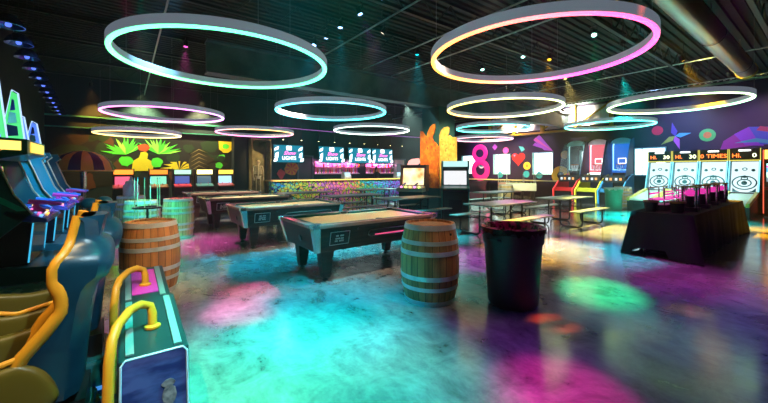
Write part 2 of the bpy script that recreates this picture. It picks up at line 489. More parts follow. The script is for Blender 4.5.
rings = [
 ('pink', 4.80, 2.76, 1.45, 3.17, 14, 'large hanging ring light glowing hot pink with an orange side'),
 ('green', 1.31, 5.83, 1.50, 3.17, 15, 'large hanging ring light glowing emerald green over the pool tables'),
 ('violet', 0.99, 12.26, 1.56, 3.17, 12, 'violet glowing ring light hanging above the jungle mural side'),
 ('amber', 0.40, 15.1, 1.28, 2.79, 9, 'small amber ring light lowest in front of the jungle mural'),
 ('rose', 4.33, 14.65, 1.50, 3.05, 10, 'rose and orange ring light hanging in front of the skeleton case'),
 ('cyan', 4.73, 8.80, 1.53, 3.17, 15, 'sky blue ring light hanging between the emerald ring and the bar screens'),
 ('white', 8.27, 11.89, 1.56, 3.17, 11, 'plain white ring light hanging before the bar screens'),
 ('lemon', 8.20, 5.55, 1.47, 3.17, 14, 'lemon yellow ring light hanging beside the orange leaf column'),
 ('aqua', 11.70, 8.41, 1.38, 3.17, 12, 'aqua ring light hanging under the lemon ring beside the column'),
 ('peach', 15.35, 11.59, 1.49, 3.17, 8, 'peach pink ring light, the farthest one toward the windows'),
 ('lime', 11.11, 2.59, 1.40, 3.17, 13, 'lime tinted ring light hanging above the black draped table'),
 ('mint', 14.39, 5.28, 1.42, 3.17, 14, 'mint green ring light hanging above the basketball machines'),
]
for key, x, y, r, z, s, lab in rings:
    t = thing('ring_light', lab, 'ceiling light', (x, y, z), 0, 'hoop shaped ring lights hanging from the ceiling')
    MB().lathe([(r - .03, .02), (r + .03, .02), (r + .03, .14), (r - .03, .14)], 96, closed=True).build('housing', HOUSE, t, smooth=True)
    m = ring_mat('led_' + key, [tuple(q ** 1.25 for q in cc) for cc in RCOL[key]], s * .24)
    MB().lathe([(r - .034, .0), (r - .01, -.008), (r + .02, 0), (r + .02, .018), (r - .034, .035)], 96, closed=True).build('light_strip', m, t, smooth=True)
    for k in range(3):
        a = R(30 + 120 * k); cx, cy = r * math.cos(a), r * math.sin(a)
        MB().cyl((cx, cy, .12), (cx, cy, ZC - z), .004, n=5).build('cable', mat('steel_cable', (.2, .2, .22), .4, .8), t)

# ------------------------------------------------------------------ ceiling spots with their own lamps, real rows then added ones
def real_or_added_spot(x, y, z, tx, ty, col, power, angle, label, blend=1.0, group='small stage spot lights on the ceiling', lens=6, tz=0, pool=.04, lens_col=None):
    t = thing('real_or_added_spot', label, 'spot light', (x, y, z), 0, group)
    d = (Vector((tx, ty, tz)) - Vector((x, y, z))).normalized()
    q = (-d).to_track_quat('Z', 'Y').to_matrix().to_4x4()
    b = MB(); b.lathe([(.03, .17), (.055, .15), (.06, .02), (.066, .0), (.058, .0), (.05, .03), (.01, .05)], 16, M=q)
    b.build('lamp_housing', BLACK, t, smooth=True)
    MB().lathe([(.0001, .022), (.05, .022), (.05, .028), (.0001, .028)], 16, M=q).build('lens', glow('lens_%.2f_%.2f_%.2f_%d' % (*(lens_col or col), lens), lens_col or col, lens), t)
    MB().box(-.01, .01, -.075, -.065, 0, .2).box(-.01, .01, .065, .075, 0, .2).box(-.01, .01, -.075, .075, .2, .21).cyl((0, 0, .2), (0, 0, ZC - z), .012, n=8).build('yoke', DARKM, t)
    ld = bpy.data.lights.new('spot_lamp', 'SPOT'); ld.energy = power; ld.color = col; ld.spot_size = R(angle); ld.spot_blend = blend; ld.shadow_soft_size = pool
    lo = bpy.data.objects.new('spot_lamp', ld); COL.objects.link(lo); lo.parent = t
    lo.matrix_local = Matrix.Translation(d * .02) @ q
    return t

SPOTS = [
 # x, y, target x, target y, colour, watts, cone
 (3.7, 7.8, 1.9, 6.2, (0, .62, 1), 700, 30, 'blue stage spot, farthest in the row over the pool tables'),
 (3.7, 7.15, 1.25, 4.4, (1, .03, .22), 1300, 9, 'spot second from the far end of the row over the pool tables'),
 (3.7, 6.5, 3.4, 5.9, (0, .75, 1), 600, 30, 'middle spot of the row of five over the pool tables'),
 (3.7, 5.7, 4.7, 4.0, (.6, .05, .9), 500, 26, 'bright spot second from the near end of the row over the pool tables'),
 (3.7, 5.05, 3.3, 3.3, (0, .35, .5), 200, 30, 'near end spot of the row over the pool tables'),
 (8.7, 6.6, 7.6, 4.2, (1, .04, .55), 500, 26, 'small green white spot farthest along the pipe beside the pink ring'),
 (8.6, 5.2, 7.0, 2.9, (0, .75, 1), 1100, 26, 'small green white spot midway along the pipe beside the pink ring'),
 (8.5, 3.4, 4.8, 1.85, (0, 1, .3), 1500, 11, 'small green white spot seen through the pink ring'),
]
for x, y, tx, ty, c_, pw, an, lab in SPOTS:
    real_or_added_spot(x, y, 4.58, tx, ty, c_, pw * 3.4, an, lab, lens_col=(.25, .5, 1) if x < 5 else (.4, 1, .8))
MORE = [  # unseen spots added to lay coloured pools on the floor
 (2.0, 1.2, 2.1, 1.6, (.4, .05, .9), 110, 32, 'added violet spot over the open floor'),
 (4.4, 2.4, 2.35, 1.15, (1, .02, .35), 420, 13, 'added magenta spot over the open floor'),
 (4.9, 1.2, 3.42, 1.74, (1, .07, .01), 700, 6, 'added orange spot beside the black bin'),
 (2.0, 2.4, .85, 2.9, (0, 1, .5), 330, 24, 'added green spot over the rear boxes'),
 (1.2, 2.15, 1.05, 2.3, (0, .85, .65), 620, 40, 'added teal spot over the open floor'),
 (1.2, 3.3, 1.7, 3.5, (0, .7, 1), 560, 36, 'added cyan spot over the open floor'),
 (1.0, 5.0, 1.3, 5.6, (0, .8, .9), 1300, 38, 'added aqua spot beside the second pool table'),
 (-.2, 6.4, .95, 3.9, (1, .04, .3), 900, 9, 'added pink spot over the open floor'),
 (2.6, 2.6, 1.75, 2.45, (1, .15, .5), 50, 16, 'added faint pink spot over the open floor'),
 (5.4, -.3, 4.6, .4, (.08, .06, .8), 120, 50, 'added indigo spot over the open floor'),
 (6.9, .8, 6.3, 1.6, (.5, .03, .5), 260, 34, 'added purple spot before the draped table'),
 (12.5, 2.7, 12.6, .9, (1, .5, 0), 1900, 36, 'added amber spot beside the duct'),
 (7.0, 2.4, 4.9, 1.0, (1, .6, .05), 160, 5, 'added dim yellow spot before the draped table'),
 (9.4, 4.9, 6.6, 3.6, (1, .5, .03), 1900, 26, 'added warm spot over the picnic tables'),
 (11.8, 5.6, 9.9, 3.4, (1, .8, .2), 1900, 32, 'added yellow spot over the far picnic table'),
 (13.2, 4.4, 13.4, 3.5, (0, .9, .8), 2200, 56, 'added cyan spot before the skee lanes'),
 (10.5, 12.3, 10.6, 10.4, (.6, 1, .85), 1600, 70, 'added pale spot behind the column'),
 (0.9, 7.0, 0.9, 6.6, (1, .35, .05), 500, 22, 'added orange spot before the cue rack'),
 (1.2, 9.8, .9, 8.2, (.9, .1, .5), 600, 36, 'added rose spot beside the third pool table'),
 (0.2, 7.2, .5, 9.0, (0, 1, .65), 480, 24, 'added sea green spot aimed at the cue rack'),
 (6.2, 6.8, 5.6, 6.0, (0, .8, 1), 900, 34, 'added sky blue spot beside the nearest pool table'),
]
for x, y, tx, ty, c_, pw, an, lab in MORE:
    real_or_added_spot(x, y, 4.58, tx, ty, c_, pw * 4.2, an, lab, lens=1.5)
WALLS = [  # fill spots added to brighten walls, machines, seats and tables
 (0.5, 16.45, 0.6, 17.1, (.75, 1, .45), 800, 100, 2.2, 'added green fill spot lighting the jungle mural'),
 (-1.0, 16.45, -.8, 17.1, (1, .4, .05), 500, 70, 2.5, 'added orange fill spot lighting the mural corner'),
 (2.6, 16.45, 2.8, 17.1, (1, .85, .4), 800, 90, 2.3, 'added yellow fill spot lighting the far end of the mural'),
 (16.0, 14.6, 19.2, 14.4, (1, .5, .9), 600, 60, 2.2, 'added pink fill spot lighting the figure eight'),
 (15.6, 11.6, 19.2, 11.4, (.9, .5, 1), 450, 60, 2.2, 'added violet fill spot lighting the painted window wall'),
 (15.6, 4.4, 19.2, 4.2, (.35, .45, 1), 500, 60, 2.9, 'added blue fill spot lighting the painted star'),
 (15.4, 2.2, 19.2, 2.0, (.7, .4, 1), 300, 50, 2.8, 'added mauve fill spot lighting the painted fan'),
 (17.9, 8.6, 19.2, 8.6, (1, .85, .7), 900, 96, 4.45, 'added warm fill spot lighting the pale panels over the nearer windows'),
 (17.9, 11.9, 19.2, 11.9, (1, .85, .7), 900, 96, 4.45, 'added warm fill spot lighting the pale panels over the far windows'),
 (16.4, 12.2, 18.7, 12.6, (1, .8, .3), 1300, 76, .9, 'added yellow fill spot over the window counter'),
 (12.6, 7.8, 14.6, 9.4, (1, .9, .45), 2600, 46, .6, 'added warm fill spot over the table football games'),
 (15.0, 2.6, 16.4, 3.6, (.8, 1, .9), 900, 60, .6, 'added pale fill spot over the skee lanes'),
 (6.0, 3.6, 7.4, 5.0, (.8, 1, .8), 420, 44, .7, 'added pale fill spot over the picnic table by the bin'),
 (9.6, 3.2, 10.4, 4.9, (.9, 1, .7), 500, 44, .7, 'added pale fill spot over the far picnic table top'),
 (14.4, 7.6, 17.2, 7.2, (.8, .95, 1), 700, 60, 1.2, 'added white fill spot lighting the basketball machines'),
 (5.8, 12.6, 5.1, 16.8, (1, .75, .35), 2400, 24, 1.8, 'added warm fill spot lighting the skeleton case'),
 (6.2, 7.6, 8.8, 8.9, (1, .7, .35), 800, 30, 2.2, 'added warm fill spot lighting the orange leaf column'),
 (9.4, 5.9, 9.1, 8.5, (1, .8, .5), 700, 34, 2.2, 'added warm fill spot lighting the far side of the leaf column'),
 (3.2, 2.0, 2.85, 3.0, (1, .62, .4), 200, 20, .55, 'added white fill spot over the round barrel'),
 (1.8, 1.0, 2.9, 3.0, (1, .5, .3), 700, 14, .6, 'added warm fill spot aimed at the barrel beside the bin'),
 (1.2, 0.2, .0, 2.6, (.6, .9, 1), 480, 40, .7, 'added cool fill spot over the racing seats'),
 (-.9, 1.2, -.4, 2.5, (1, .75, .4), 330, 50, .7, 'added warm fill spot in front of the racing seats'),
 (1.4, 3.2, 0.3, 5.2, (1, .7, .35), 900, 24, .5, 'added warm fill spot aimed at the barrel beside the seats'),
 (0.8, 6.6, -1.3, 8.6, (.2, .6, 1), 1100, 60, 1.2, 'added blue fill spot lighting the shooting games'),
 (4.9, 3.2, 3.1, 4.7, (1, .72, .5), 600, 40, .7, 'added white fill spot over the nearest pool table'),
 (4.6, 6.2, 2.8, 7.4, (1, .8, .6), 600, 40, .7, 'added white fill spot over the second pool table'),
 (4.6, 9.4, 2.7, 11.4, (1, .85, .7), 1100, 56, .7, 'added white fill spot over the far pool tables'),
 (9.8, 2.9, 12.8, 1.7, (1, .65, .1), 1500, 34, 4.3, 'added amber fill spot lighting the duct end'),
 (5.6, 3.2, 7.4, 1.7, (.7, 1, .9), 350, 34, 4.4, 'added pale fill spot lighting the duct'),
 (5.6, 9.9, 6.9, 8.9, (.5, .9, 1), 260, 50, 4.2, 'added teal fill spot lighting the steel beam'),
]
for x, y, tx, ty, c_, pw, an, tz, lab in WALLS:
    real_or_added_spot(x, y, 4.58, tx, ty, c_, pw, an, lab, tz=tz, lens=1.0)
# track of small lamps above the bar
for k in range(9):
    x = 6.2 + k * .95
    t = thing('bar_spot', 'tiny warm spot lamp in the row above the bar screens', 'spot light', (x, 16.5, 3.05), 0, 'row of tiny spot lamps above the bar screens')
    MB().cyl((0, 0, 0), (0, -.03, .1), .035, .03, n=10).box(-.01, .01, -.03, .0, .08, ZC - 3.05).build('lamp_housing', BLACK, t)
    MB().cyl((0, .003, -.012), (0, 0, 0), .03, n=10).build('lens', glow('tiny_warm_lens', (1, .8, .35), 8), t)
# blue shades running along the left side of the ceiling
sh = thing('pendant_lamp', 'blue lit chrome shade in the long row above the shooting games', 'pendant lamp', (-1.25, 6.7, 3.45), 0, 'row of blue lit shades above the shooting games')
MB().lathe([(.012, .16), (.07, .15), (.14, .07), (.165, 0), (.155, 0), (.12, .05)], 18).build('lamp_shade', mat('blue_chrome', (.12, .2, .6), .15, .9), sh, smooth=True)
MB().sphere((0, 0, .02), .035, 10).build('bulb', glow('blue_bulb', (.10, .18, 1), .9), sh, smooth=True)
MB().cyl((0, 0, .12), (0, 0, ZC - 3.45), .006, n=5).build('cord', BLACK, sh)
for k in range(1, 12):
    dup(sh, (-1.25 - .05 * k, 6.7 + k * .86, 3.45))

# ------------------------------------------------------------------ barrels
OAK = barrel_wood('oak_staves', (.22, .075, .022), (.50, .21, .07))
OAKP = barrel_wood('pale_oak_staves', (.35, .25, .12), (.7, .55, .3))
HEADW = noisy('oak_head', (.25, .12, .05), (.45, .26, .12), 6, (.4, .6), (1, 12, 1))
def barrel(x, y, lab, H=.9, rb=.345, rh=.285, wood=OAK, rz=0.0, light=False, group='wooden barrels'):
    t = thing('barrel', lab, 'barrel', (x, y, 0), rz, group)
    def rad(z): 
        s = (z / H - .5) * 2
        return rh + (rb - rh) * (1 - abs(s) ** 2.1)
    N = 22
    pr = [(rh - .03, .0)] + [(rad(H * k / N), H * k / N) for k in range(N + 1)] + [(rad(H) - .028, H), (rad(H) - .03, H - .03)]
    MB().lathe(pr, 52).build('staves', wood, t, smooth=True)
    MB().lathe([(.0001, H - .028), (rad(H) - .029, H - .028), (rad(H) - .029, H - .045), (.0001, H - .045)], 40).build('barrel_head', HEADW, t)
    for z0, wd in ((0.0, .055), (.17, .045), (.29, .05), (H - .34, .05), (H - .22, .045), (H - .06, .058)):
        z1 = z0 + wd
        MB().lathe([(rad(z0) + .001, z0), (rad(z0) + .006, z0), (rad(z1) + .006, z1), (rad(z1) + .001, z1)], 52, closed=True).build('hoop', STEEL, t, smooth=True)
    MB().cyl((rad(H * .5) - .02, 0, H * .5), (rad(H * .5) + .004, 0, H * .5), .025, n=12).build('bung', HEADW, t)
    MB().sphere((rad(.8) * math.cos(-1.9), rad(.8) * math.sin(-1.9), .8), .016, 8).build('knot', BLACK, t)
    return t
barrel(2.91, 2.97, 'round oak barrel with silver hoops between the pool table and the black bin', H=.905, rz=.4)
barrel(0.26, 5.28, 'oak barrel with silver hoops behind the blue racing seats', H=.885, rb=.325, rh=.272, rz=2.0)
barrel(0.28, 9.03, 'pale green lit barrel beside the cue rack, on its nearer side', H=.88, rb=.33, wood=OAKP)
barrel(0.98, 9.2, 'green lit barrel just behind the cue rack', H=.88, rb=.32, wood=OAKP, rz=1.0)
barrel(0.12, 10.9, 'pale barrel carrying a white drinks jar', H=.88, rb=.33, wood=OAKP, rz=2.0)
barrel(13.8, 9.2, 'yellow wooden barrel below the second window', H=.9, rb=.34, wood=OAKP)
barrel(16.25, 5.42, 'yellow green barrel in front of the blue basketball machine', H=.86, rb=.33, wood=OAKP, rz=1.5)
# drinks jar
t = thing('drinks_jar', 'white lidded drinks jar standing on the pale barrel', 'jar', (0.12, 10.9, .855))
MB().lathe([(.0001, 0), (.16, 0), (.17, .05), (.17, .28), (.12, .34), (.11, .34)], 20).build('body', mat('milky_plastic', (.75, .65, .85), .3), t, smooth=True)
MB().lathe([(.12, .34), (.13, .34), (.12, .39), (.04, .42), (.03, .5), (.0001, .52)], 20).build('lid', WHITE, t, smooth=True)
# cue rack
t = thing('cue_rack', 'low round metal rack holding pale pool cues upright', 'rack', (0.35, 8.2, 0))
MB().lathe([(.0001, 0), (.26, 0), (.26, .03), (.0001, .05)], 24).cyl((0, 0, .04), (0, 0, .8), .02, n=10).build('base', DARKM, t)
MB().lathe([(.18, .78), (.25, .78), (.25, .81), (.18, .81)], 24, closed=True).box(-.2, .2, -.012, .012, .785, .805).build('holder_ring', DARKM, t)
cue = None
for k in range(6):
    a = R(60 * k + 15)
    if cue is None:
        cue = thing('pool_cue', 'pale maple pool cue standing in the round rack', 'pool cue', (0, 0, 0), 0, 'pool cues standing in the rack')
        MB().cyl((0, 0, .42), (0, 0, 1.3), .012, .007, n=10).build('shaft', mat('maple', (.85, .75, .55), .3), cue)
        MB().cyl((0, 0, .0), (0, 0, .42), .015, .012, n=10).build('grip', mat('green_grip', (.1, .5, .4), .4), cue)
        MB().cyl((0, 0, 1.3), (0, 0, 1.33), .007, .006, n=8).build('tip', mat('blue_chalk', (.1, .3, .7), .8), cue)
        cc = cue
    else:
        cc = dup(cue, (0, 0, 0))
    cc.location = (0.35 + .215 * math.cos(a), 8.2 + .215 * math.sin(a), .052)

# ------------------------------------------------------------------ rubbish bins
def bin_(x, y, lab, h, r0, r1, mt, bag, lining=None):
    t = thing('rubbish_bin', lab, 'bin', (x, y, 0))
    MB().lathe([(.0001, 0), (r0 - .02, 0), (r0, .03), (r1 - .02, h * .80), (r1 - .005, h * .80), (r1 + .004, h * .93), (r1 - .01, h * .94), (r1 + .012, h * .95), (r1 + .015, h - .01), (r1, h), (r1 - .02, h), (r1 - .03, h * .6), (r0 - .03, .03), (.0001, .03)], 48).build('body', mt, t, smooth=True)
    b = MB(); n = 60; vs = []; fs = []
    for i in range(n):
        a = 2 * PI * i / n; w1 = random.uniform(-.012, .012); w2 = random.uniform(-.02, .02)
        for rr, zz in ((r1 + .022 + w1 * .3, h - .06 + 2 * w2), (r1 + .021, h), (r1 - .01, h + .012), (r1 - .035 + w1, h - .02), (r1 - .05 + w2, h - .1 + w1), (r1 - .14 + 2 * w1, h - .16 + 2 * w2), (.05, h - .2)):
            vs.append((rr * math.cos(a), rr * math.sin(a), zz))
    for i in range(n):
        j = (i + 1) % n
        for k in range(6): fs.append((i * 7 + k, j * 7 + k, j * 7 + k + 1, i * 7 + k + 1))
    b.add(vs, fs)
    for q in range(len(fs)):
        if q % 6 >= 1: b.m[q] = 1
    b.build('bin_bag', [bag, lining or bag], t, smooth=True)
    for s in (-1, 1):
        MB().tube([(s * (r1 + .0), -.07, h * .86), (s * (r1 + .045), -.06, h * .88), (s * (r1 + .045), .06, h * .88), (s * (r1 + .0), .07, h * .86)], .012, 6).build('handle', mt, t)
bin_(3.57, 2.29, 'large black rubbish bin with a pink bin bag beside the oak barrel', .88, .275, .335, mat('black_bin_plastic', (.012, .013, .018), .5), mat('dark_bag', (.02, .006, .012), .25, coat=.5), noisy('pink_bag', (.03, .008, .02), (.85, .05, .45), 14, (.2, .35), (1, 1, 1), lo=.42, hi=.56))
bin_(15.15, 5.36, 'green rubbish bin with white bag near the basketball machines', .84, .27, .31, mat('green_bin_plastic', (.08, .5, .32), .4), mat('pale_bag', (.7, .8, .75), .3))

# ------------------------------------------------------------------ pool tables
TW, TL = 1.26, 2.26
WOODB = noisy('dark_laminate', (.028, .010, .008), (.065, .022, .016), 3, (.45, .6), (1, 1, 10), spec=.3)
RAILM = noisy('rail_top_laminate', (.28, .15, .12), (.42, .25, .2), 4, (.2, .3), (1, 8, 8))
FELT = noisy('tan_felt', (.62, .50, .28), (.70, .58, .34), 60, (.9, .95), detail=3)
CUSH = mat('dark_green_cushion', (.01, .10, .09), .8)
CORN = mat('brushed_corner_metal', (.62, .68, .68), .22, .9)
def pool_table():
    t = thing('pool_table', 'x', 'pool table', (0, 0, 0), 0, 'coin pool tables in a row')
    hx, hy = TL / 2, TW / 2
    MB().hexa((-hx + .10, hx - .10, -hy + .10, hy - .10), (-hx + .02, hx - .02, -hy + .02, hy - .02), .42, .75).build('cabinet', WOODB, t, bevel=.008)
    MB().box(-hx + .14, hx - .14, -hy + .14, hy - .14, .745, .765).build('cloth_bed', FELT, t)
    rl = MB()
    for s in (-1, 1):
        rl.box(-hx + .1, hx - .1, s * hy - (.1 if s > 0 else 0), s * hy + (.1 if s < 0 else 0), .75, .80)
        rl.box(s * hx - (.1 if s > 0 else 0), s * hx + (.1 if s < 0 else 0), -hy + .1, hy - .1, .75, .80)
    rl.build('rail', RAILM, t, bevel=.008)
    cu = MB()
    for s in (-1, 1):
        for a, b in ((-hx + .2, -.08), (.08, hx - .2)):
            y0 = s * (hy - .1); y1 = s * (hy - .15)
            cu.box(a, b, min(y0, y1), max(y0, y1), .765, .797)
        x0 = s * (hx - .1); x1 = s * (hx - .15)
        cu.box(min(x0, x1), max(x0, x1), -hy + .2, hy - .2, .765, .797)
    cu.build('cushion', CUSH, t, bevel=.008)
    for sx in (-1, 1):
        for sy in (-1, 1):
            q = MB()
            q.box(min(sx * hx, sx * (hx - .1)), max(sx * hx, sx * (hx - .1)), min(sy * hy, sy * (hy - .1)), max(sy * hy, sy * (hy - .1)), .745, .806)
            # tall corner casting wrapping the cabinet edge
            def cs(x, z): 
                k = .08 * (.75 - z) / .33
                return x - k
            X, Y = hx - .012, hy - .012
            vs = [(sx * X, sy * (Y - .11), .76), (sx * X, sy * Y, .76), (sx * (X - .11), sy * Y, .76),
                  (sx * (X - .08), sy * (Y - .15), .415), (sx * (X - .08), sy * (Y - .08), .415), (sx * (X - .15), sy * (Y - .08), .415),
                  (sx * (X - .11), sy * (Y - .11), .76), (sx * (X - .15), sy * (Y - .15), .415)]
            q.add(vs, [(0, 1, 4, 3), (1, 2, 5, 4), (2, 6, 7, 5), (6, 0, 3, 7), (0, 6, 2, 1), (3, 4, 5, 7)])
            q.build('corner_casting', CORN, t, bevel=.006)
            p = MB().cyl((sx * (hx - .12), sy * (hy - .12), .768), (sx * (hx - .12), sy * (hy - .12), .808), .058, n=18)
            p.build('pocket', BLACK, t)
            lx, ly = sx * (hx - .30), sy * (hy - .24)
            l = MB().hexa((lx - .055, lx + .055, ly - .055, ly + .055), (lx - .10, lx + .10, ly - .09, ly + .09), .04, .44)
            lo = l.build('leg', WOODB, t, bevel=.006)
            MB().lathe([(.0001, 0), (.045, 0), (.045, .015), (.02, .025), (.02, .05)], 14, c=(lx, ly, 0)).build('foot', DARKM, lo)
    for sy in (-1, 1):
        MB().cyl((0, sy * (hy - .1), .768), (0, sy * (hy - .1), .806), .055, n=18).build('pocket', BLACK, t)
    # sign and ball return on the front side (-y)
    def side(x, z):
        k = (.75 - z) / .33 * .08
        return Vector((x, -hy + .016 + k, z))
    tilt = math.atan2(.08, .33)
    Ms = Matrix.Translation(side(-hx + .42, .60)) @ Matrix.Rotation(tilt, 4, 'X')
    sg = MB().box(-.15, .15, -.012, 0, -.095, .095, M=Ms).build('sign_plate', mat('sign_black', (.01, .01, .012), .3), t)
    ln = MB()
    for a, b, z0, z1 in ((-.15, .15, .089, .095), (-.15, .15, -.095, -.089), (-.15, -.144, -.09, .09), (.144, .15, -.09, .09)):
        ln.box(a, b, -.016, -.010, z0, z1, M=Ms)
    ln.build('sign_border', mat('sign_white', (.8, .8, .82), .4), sg)
    tx = MB()
    for z, ws in ((.035, (.05, .06)), (-.005, (.07, .05)), (-.04, (.05, .08))):
        tot = sum(ws) + .015; x = -tot / 2
        for w_ in ws:
            x2 = x
            while x2 < x + w_ - .008:
                tx.box(x2, x2 + .010, -.016, -.011, z - .011, z + .011, M=Ms); x2 += .0155
            x += w_ + .015
    tx.build('sign_lettering', mat('sign_white', (.8, .8, .82), .4), sg)
    Mr = Matrix.Translation(side(.28, .615)) @ Matrix.Rotation(tilt, 4, 'X')
    rp = arc(-.47, 0, .055, PI / 2, 3 * PI / 2, 8) + arc(.47, 0, .055, -PI / 2, PI / 2, 8)
    ri = arc(-.47, 0, .04, PI / 2, 3 * PI / 2, 8) + arc(.47, 0, .04, -PI / 2, PI / 2, 8)
    rt = MB().prism(rp, -.012, 0, 'xz', M=Mr).build('ball_return', CHROME, t)
    MB().prism(ri, -.018, -.011, 'xz', M=Mr).build('slot', mat('slot_black', (.012, .01, .01), .6), rt)
    MB().box(-.40, .42, -.024, -.017, -.036, -.020, M=Mr).build('window_strip', glow('pink_strip', (1, .08, .25), .6), rt)
    for xx in (-hx + .70, .9):
        MB().cyl(side(xx, .70), side(xx, .70) + Vector((0, -.012, 0)), .014, n=10).build('lock', CHROME, t)
    # oval on the end
    Me = Matrix.Translation((-hx + .045, 0, .6)) @ Matrix.Rotation(-tilt, 4, 'Y')
    MB().cyl((0.0, -.12, -.03), (-.012, -.12, -.03), .045, n=18, M=Me).build('coin_door', BLACK, t)
    return t
pt = pool_table()
ang = R(1.5)
pt.location = (3.06, 4.73, 0); pt.rotation_euler = (0, 0, 0)
pt['label'] = 'nearest pool table, tan cloth, standing behind the round oak barrel'
dup(pt, (2.86, 7.42, 0), 0, 'second pool table from the oak barrel, with teal corner and white sign')
dup(pt, (2.72, 10.15, 0), 0, 'third pool table back, between the second one and the one by the arcades')
dup(pt, (2.65, 12.75, 0), 0, 'farthest pool table, standing in front of the small arcade cabinets')

# ------------------------------------------------------------------ picnic tables
PTOP = noisy('dark_perforated_top', (.10, .13, .13), (.20, .25, .24), 30, (.3, .4))
LEGM = mat('black_tube', (.01, .01, .012), .35, .4)
def picnic():
    t = thing('picnic_table', 'x', 'table', (0, 0, 0), 0, 'long tables with joined benches')
    L2 = .95
    MB().box(-L2, L2, -.38, .38, .72, .755).build('tabletop', PTOP, t, bevel=.012)
    for s in (-1, 1):
        MB().box(-L2, L2, s * .68 - .13, s * .68 + .13, .425, .455).build('bench', PTOP, t, bevel=.01)
        x = s * .62
        for sy in (-1, 1):
            pts = [(x, sy * .16, .72)]
            pts += [(x, sy * .16, .12)] + [(x, sy * (.16 + .1 * (1 - math.cos(a))), .12 - .1 * math.sin(a)) for a in (.4, .8, 1.2, PI / 2)]
            pts += [(x, sy * (.74 - .1 + .1 * math.sin(a)), .02 + .1 * (1 - math.cos(a))) for a in (0, .4, .8, 1.2, PI / 2)]
            pts += [(x, sy * .74, .425)]
            MB().tube(pts, .021, 8).build('leg', LEGM, t, smooth=True)
        MB().tube([(x, 0, .70), (x - s * .42, 0, .45), (x - s * .5, 0, .42)], .012, 6).tube([(x, -.16, .45), (x, .16, .45)], .014, 6).build('brace', LEGM, t)
        MB().tube([(x, -.60, .40), (x, -.16, .40)], .013, 6).tube([(x, .60, .40), (x, .16, .40)], .013, 6).build('bench_support', LEGM, t)
    return t
pc = picnic()
pc.location = (7.25, 4.95, 0); pc['label'] = 'picnic table with benches right behind the black rubbish bin'
dup(pc, (10.2, 4.85, 0), 0, 'picnic table with benches in front of the red and yellow basketball machines')
dup(pc, (6.5, 7.5, 0), 0, 'long picnic table before the shooting game beside the column')
dup(pc, (5.75, 9.3, 0), 0, 'long picnic table in the middle, behind the second pool table')
dup(pc, (5.15, 11.5, 0), 0, 'long picnic table nearest the skeleton case')
dup(pc, (10.9, 7.6, 0), 0, 'picnic table with benches between the white screen arcade and the yellow barrel')
dup(pc, (8.3, 11.7, 0), 0, 'long picnic table nearest the bar counter')

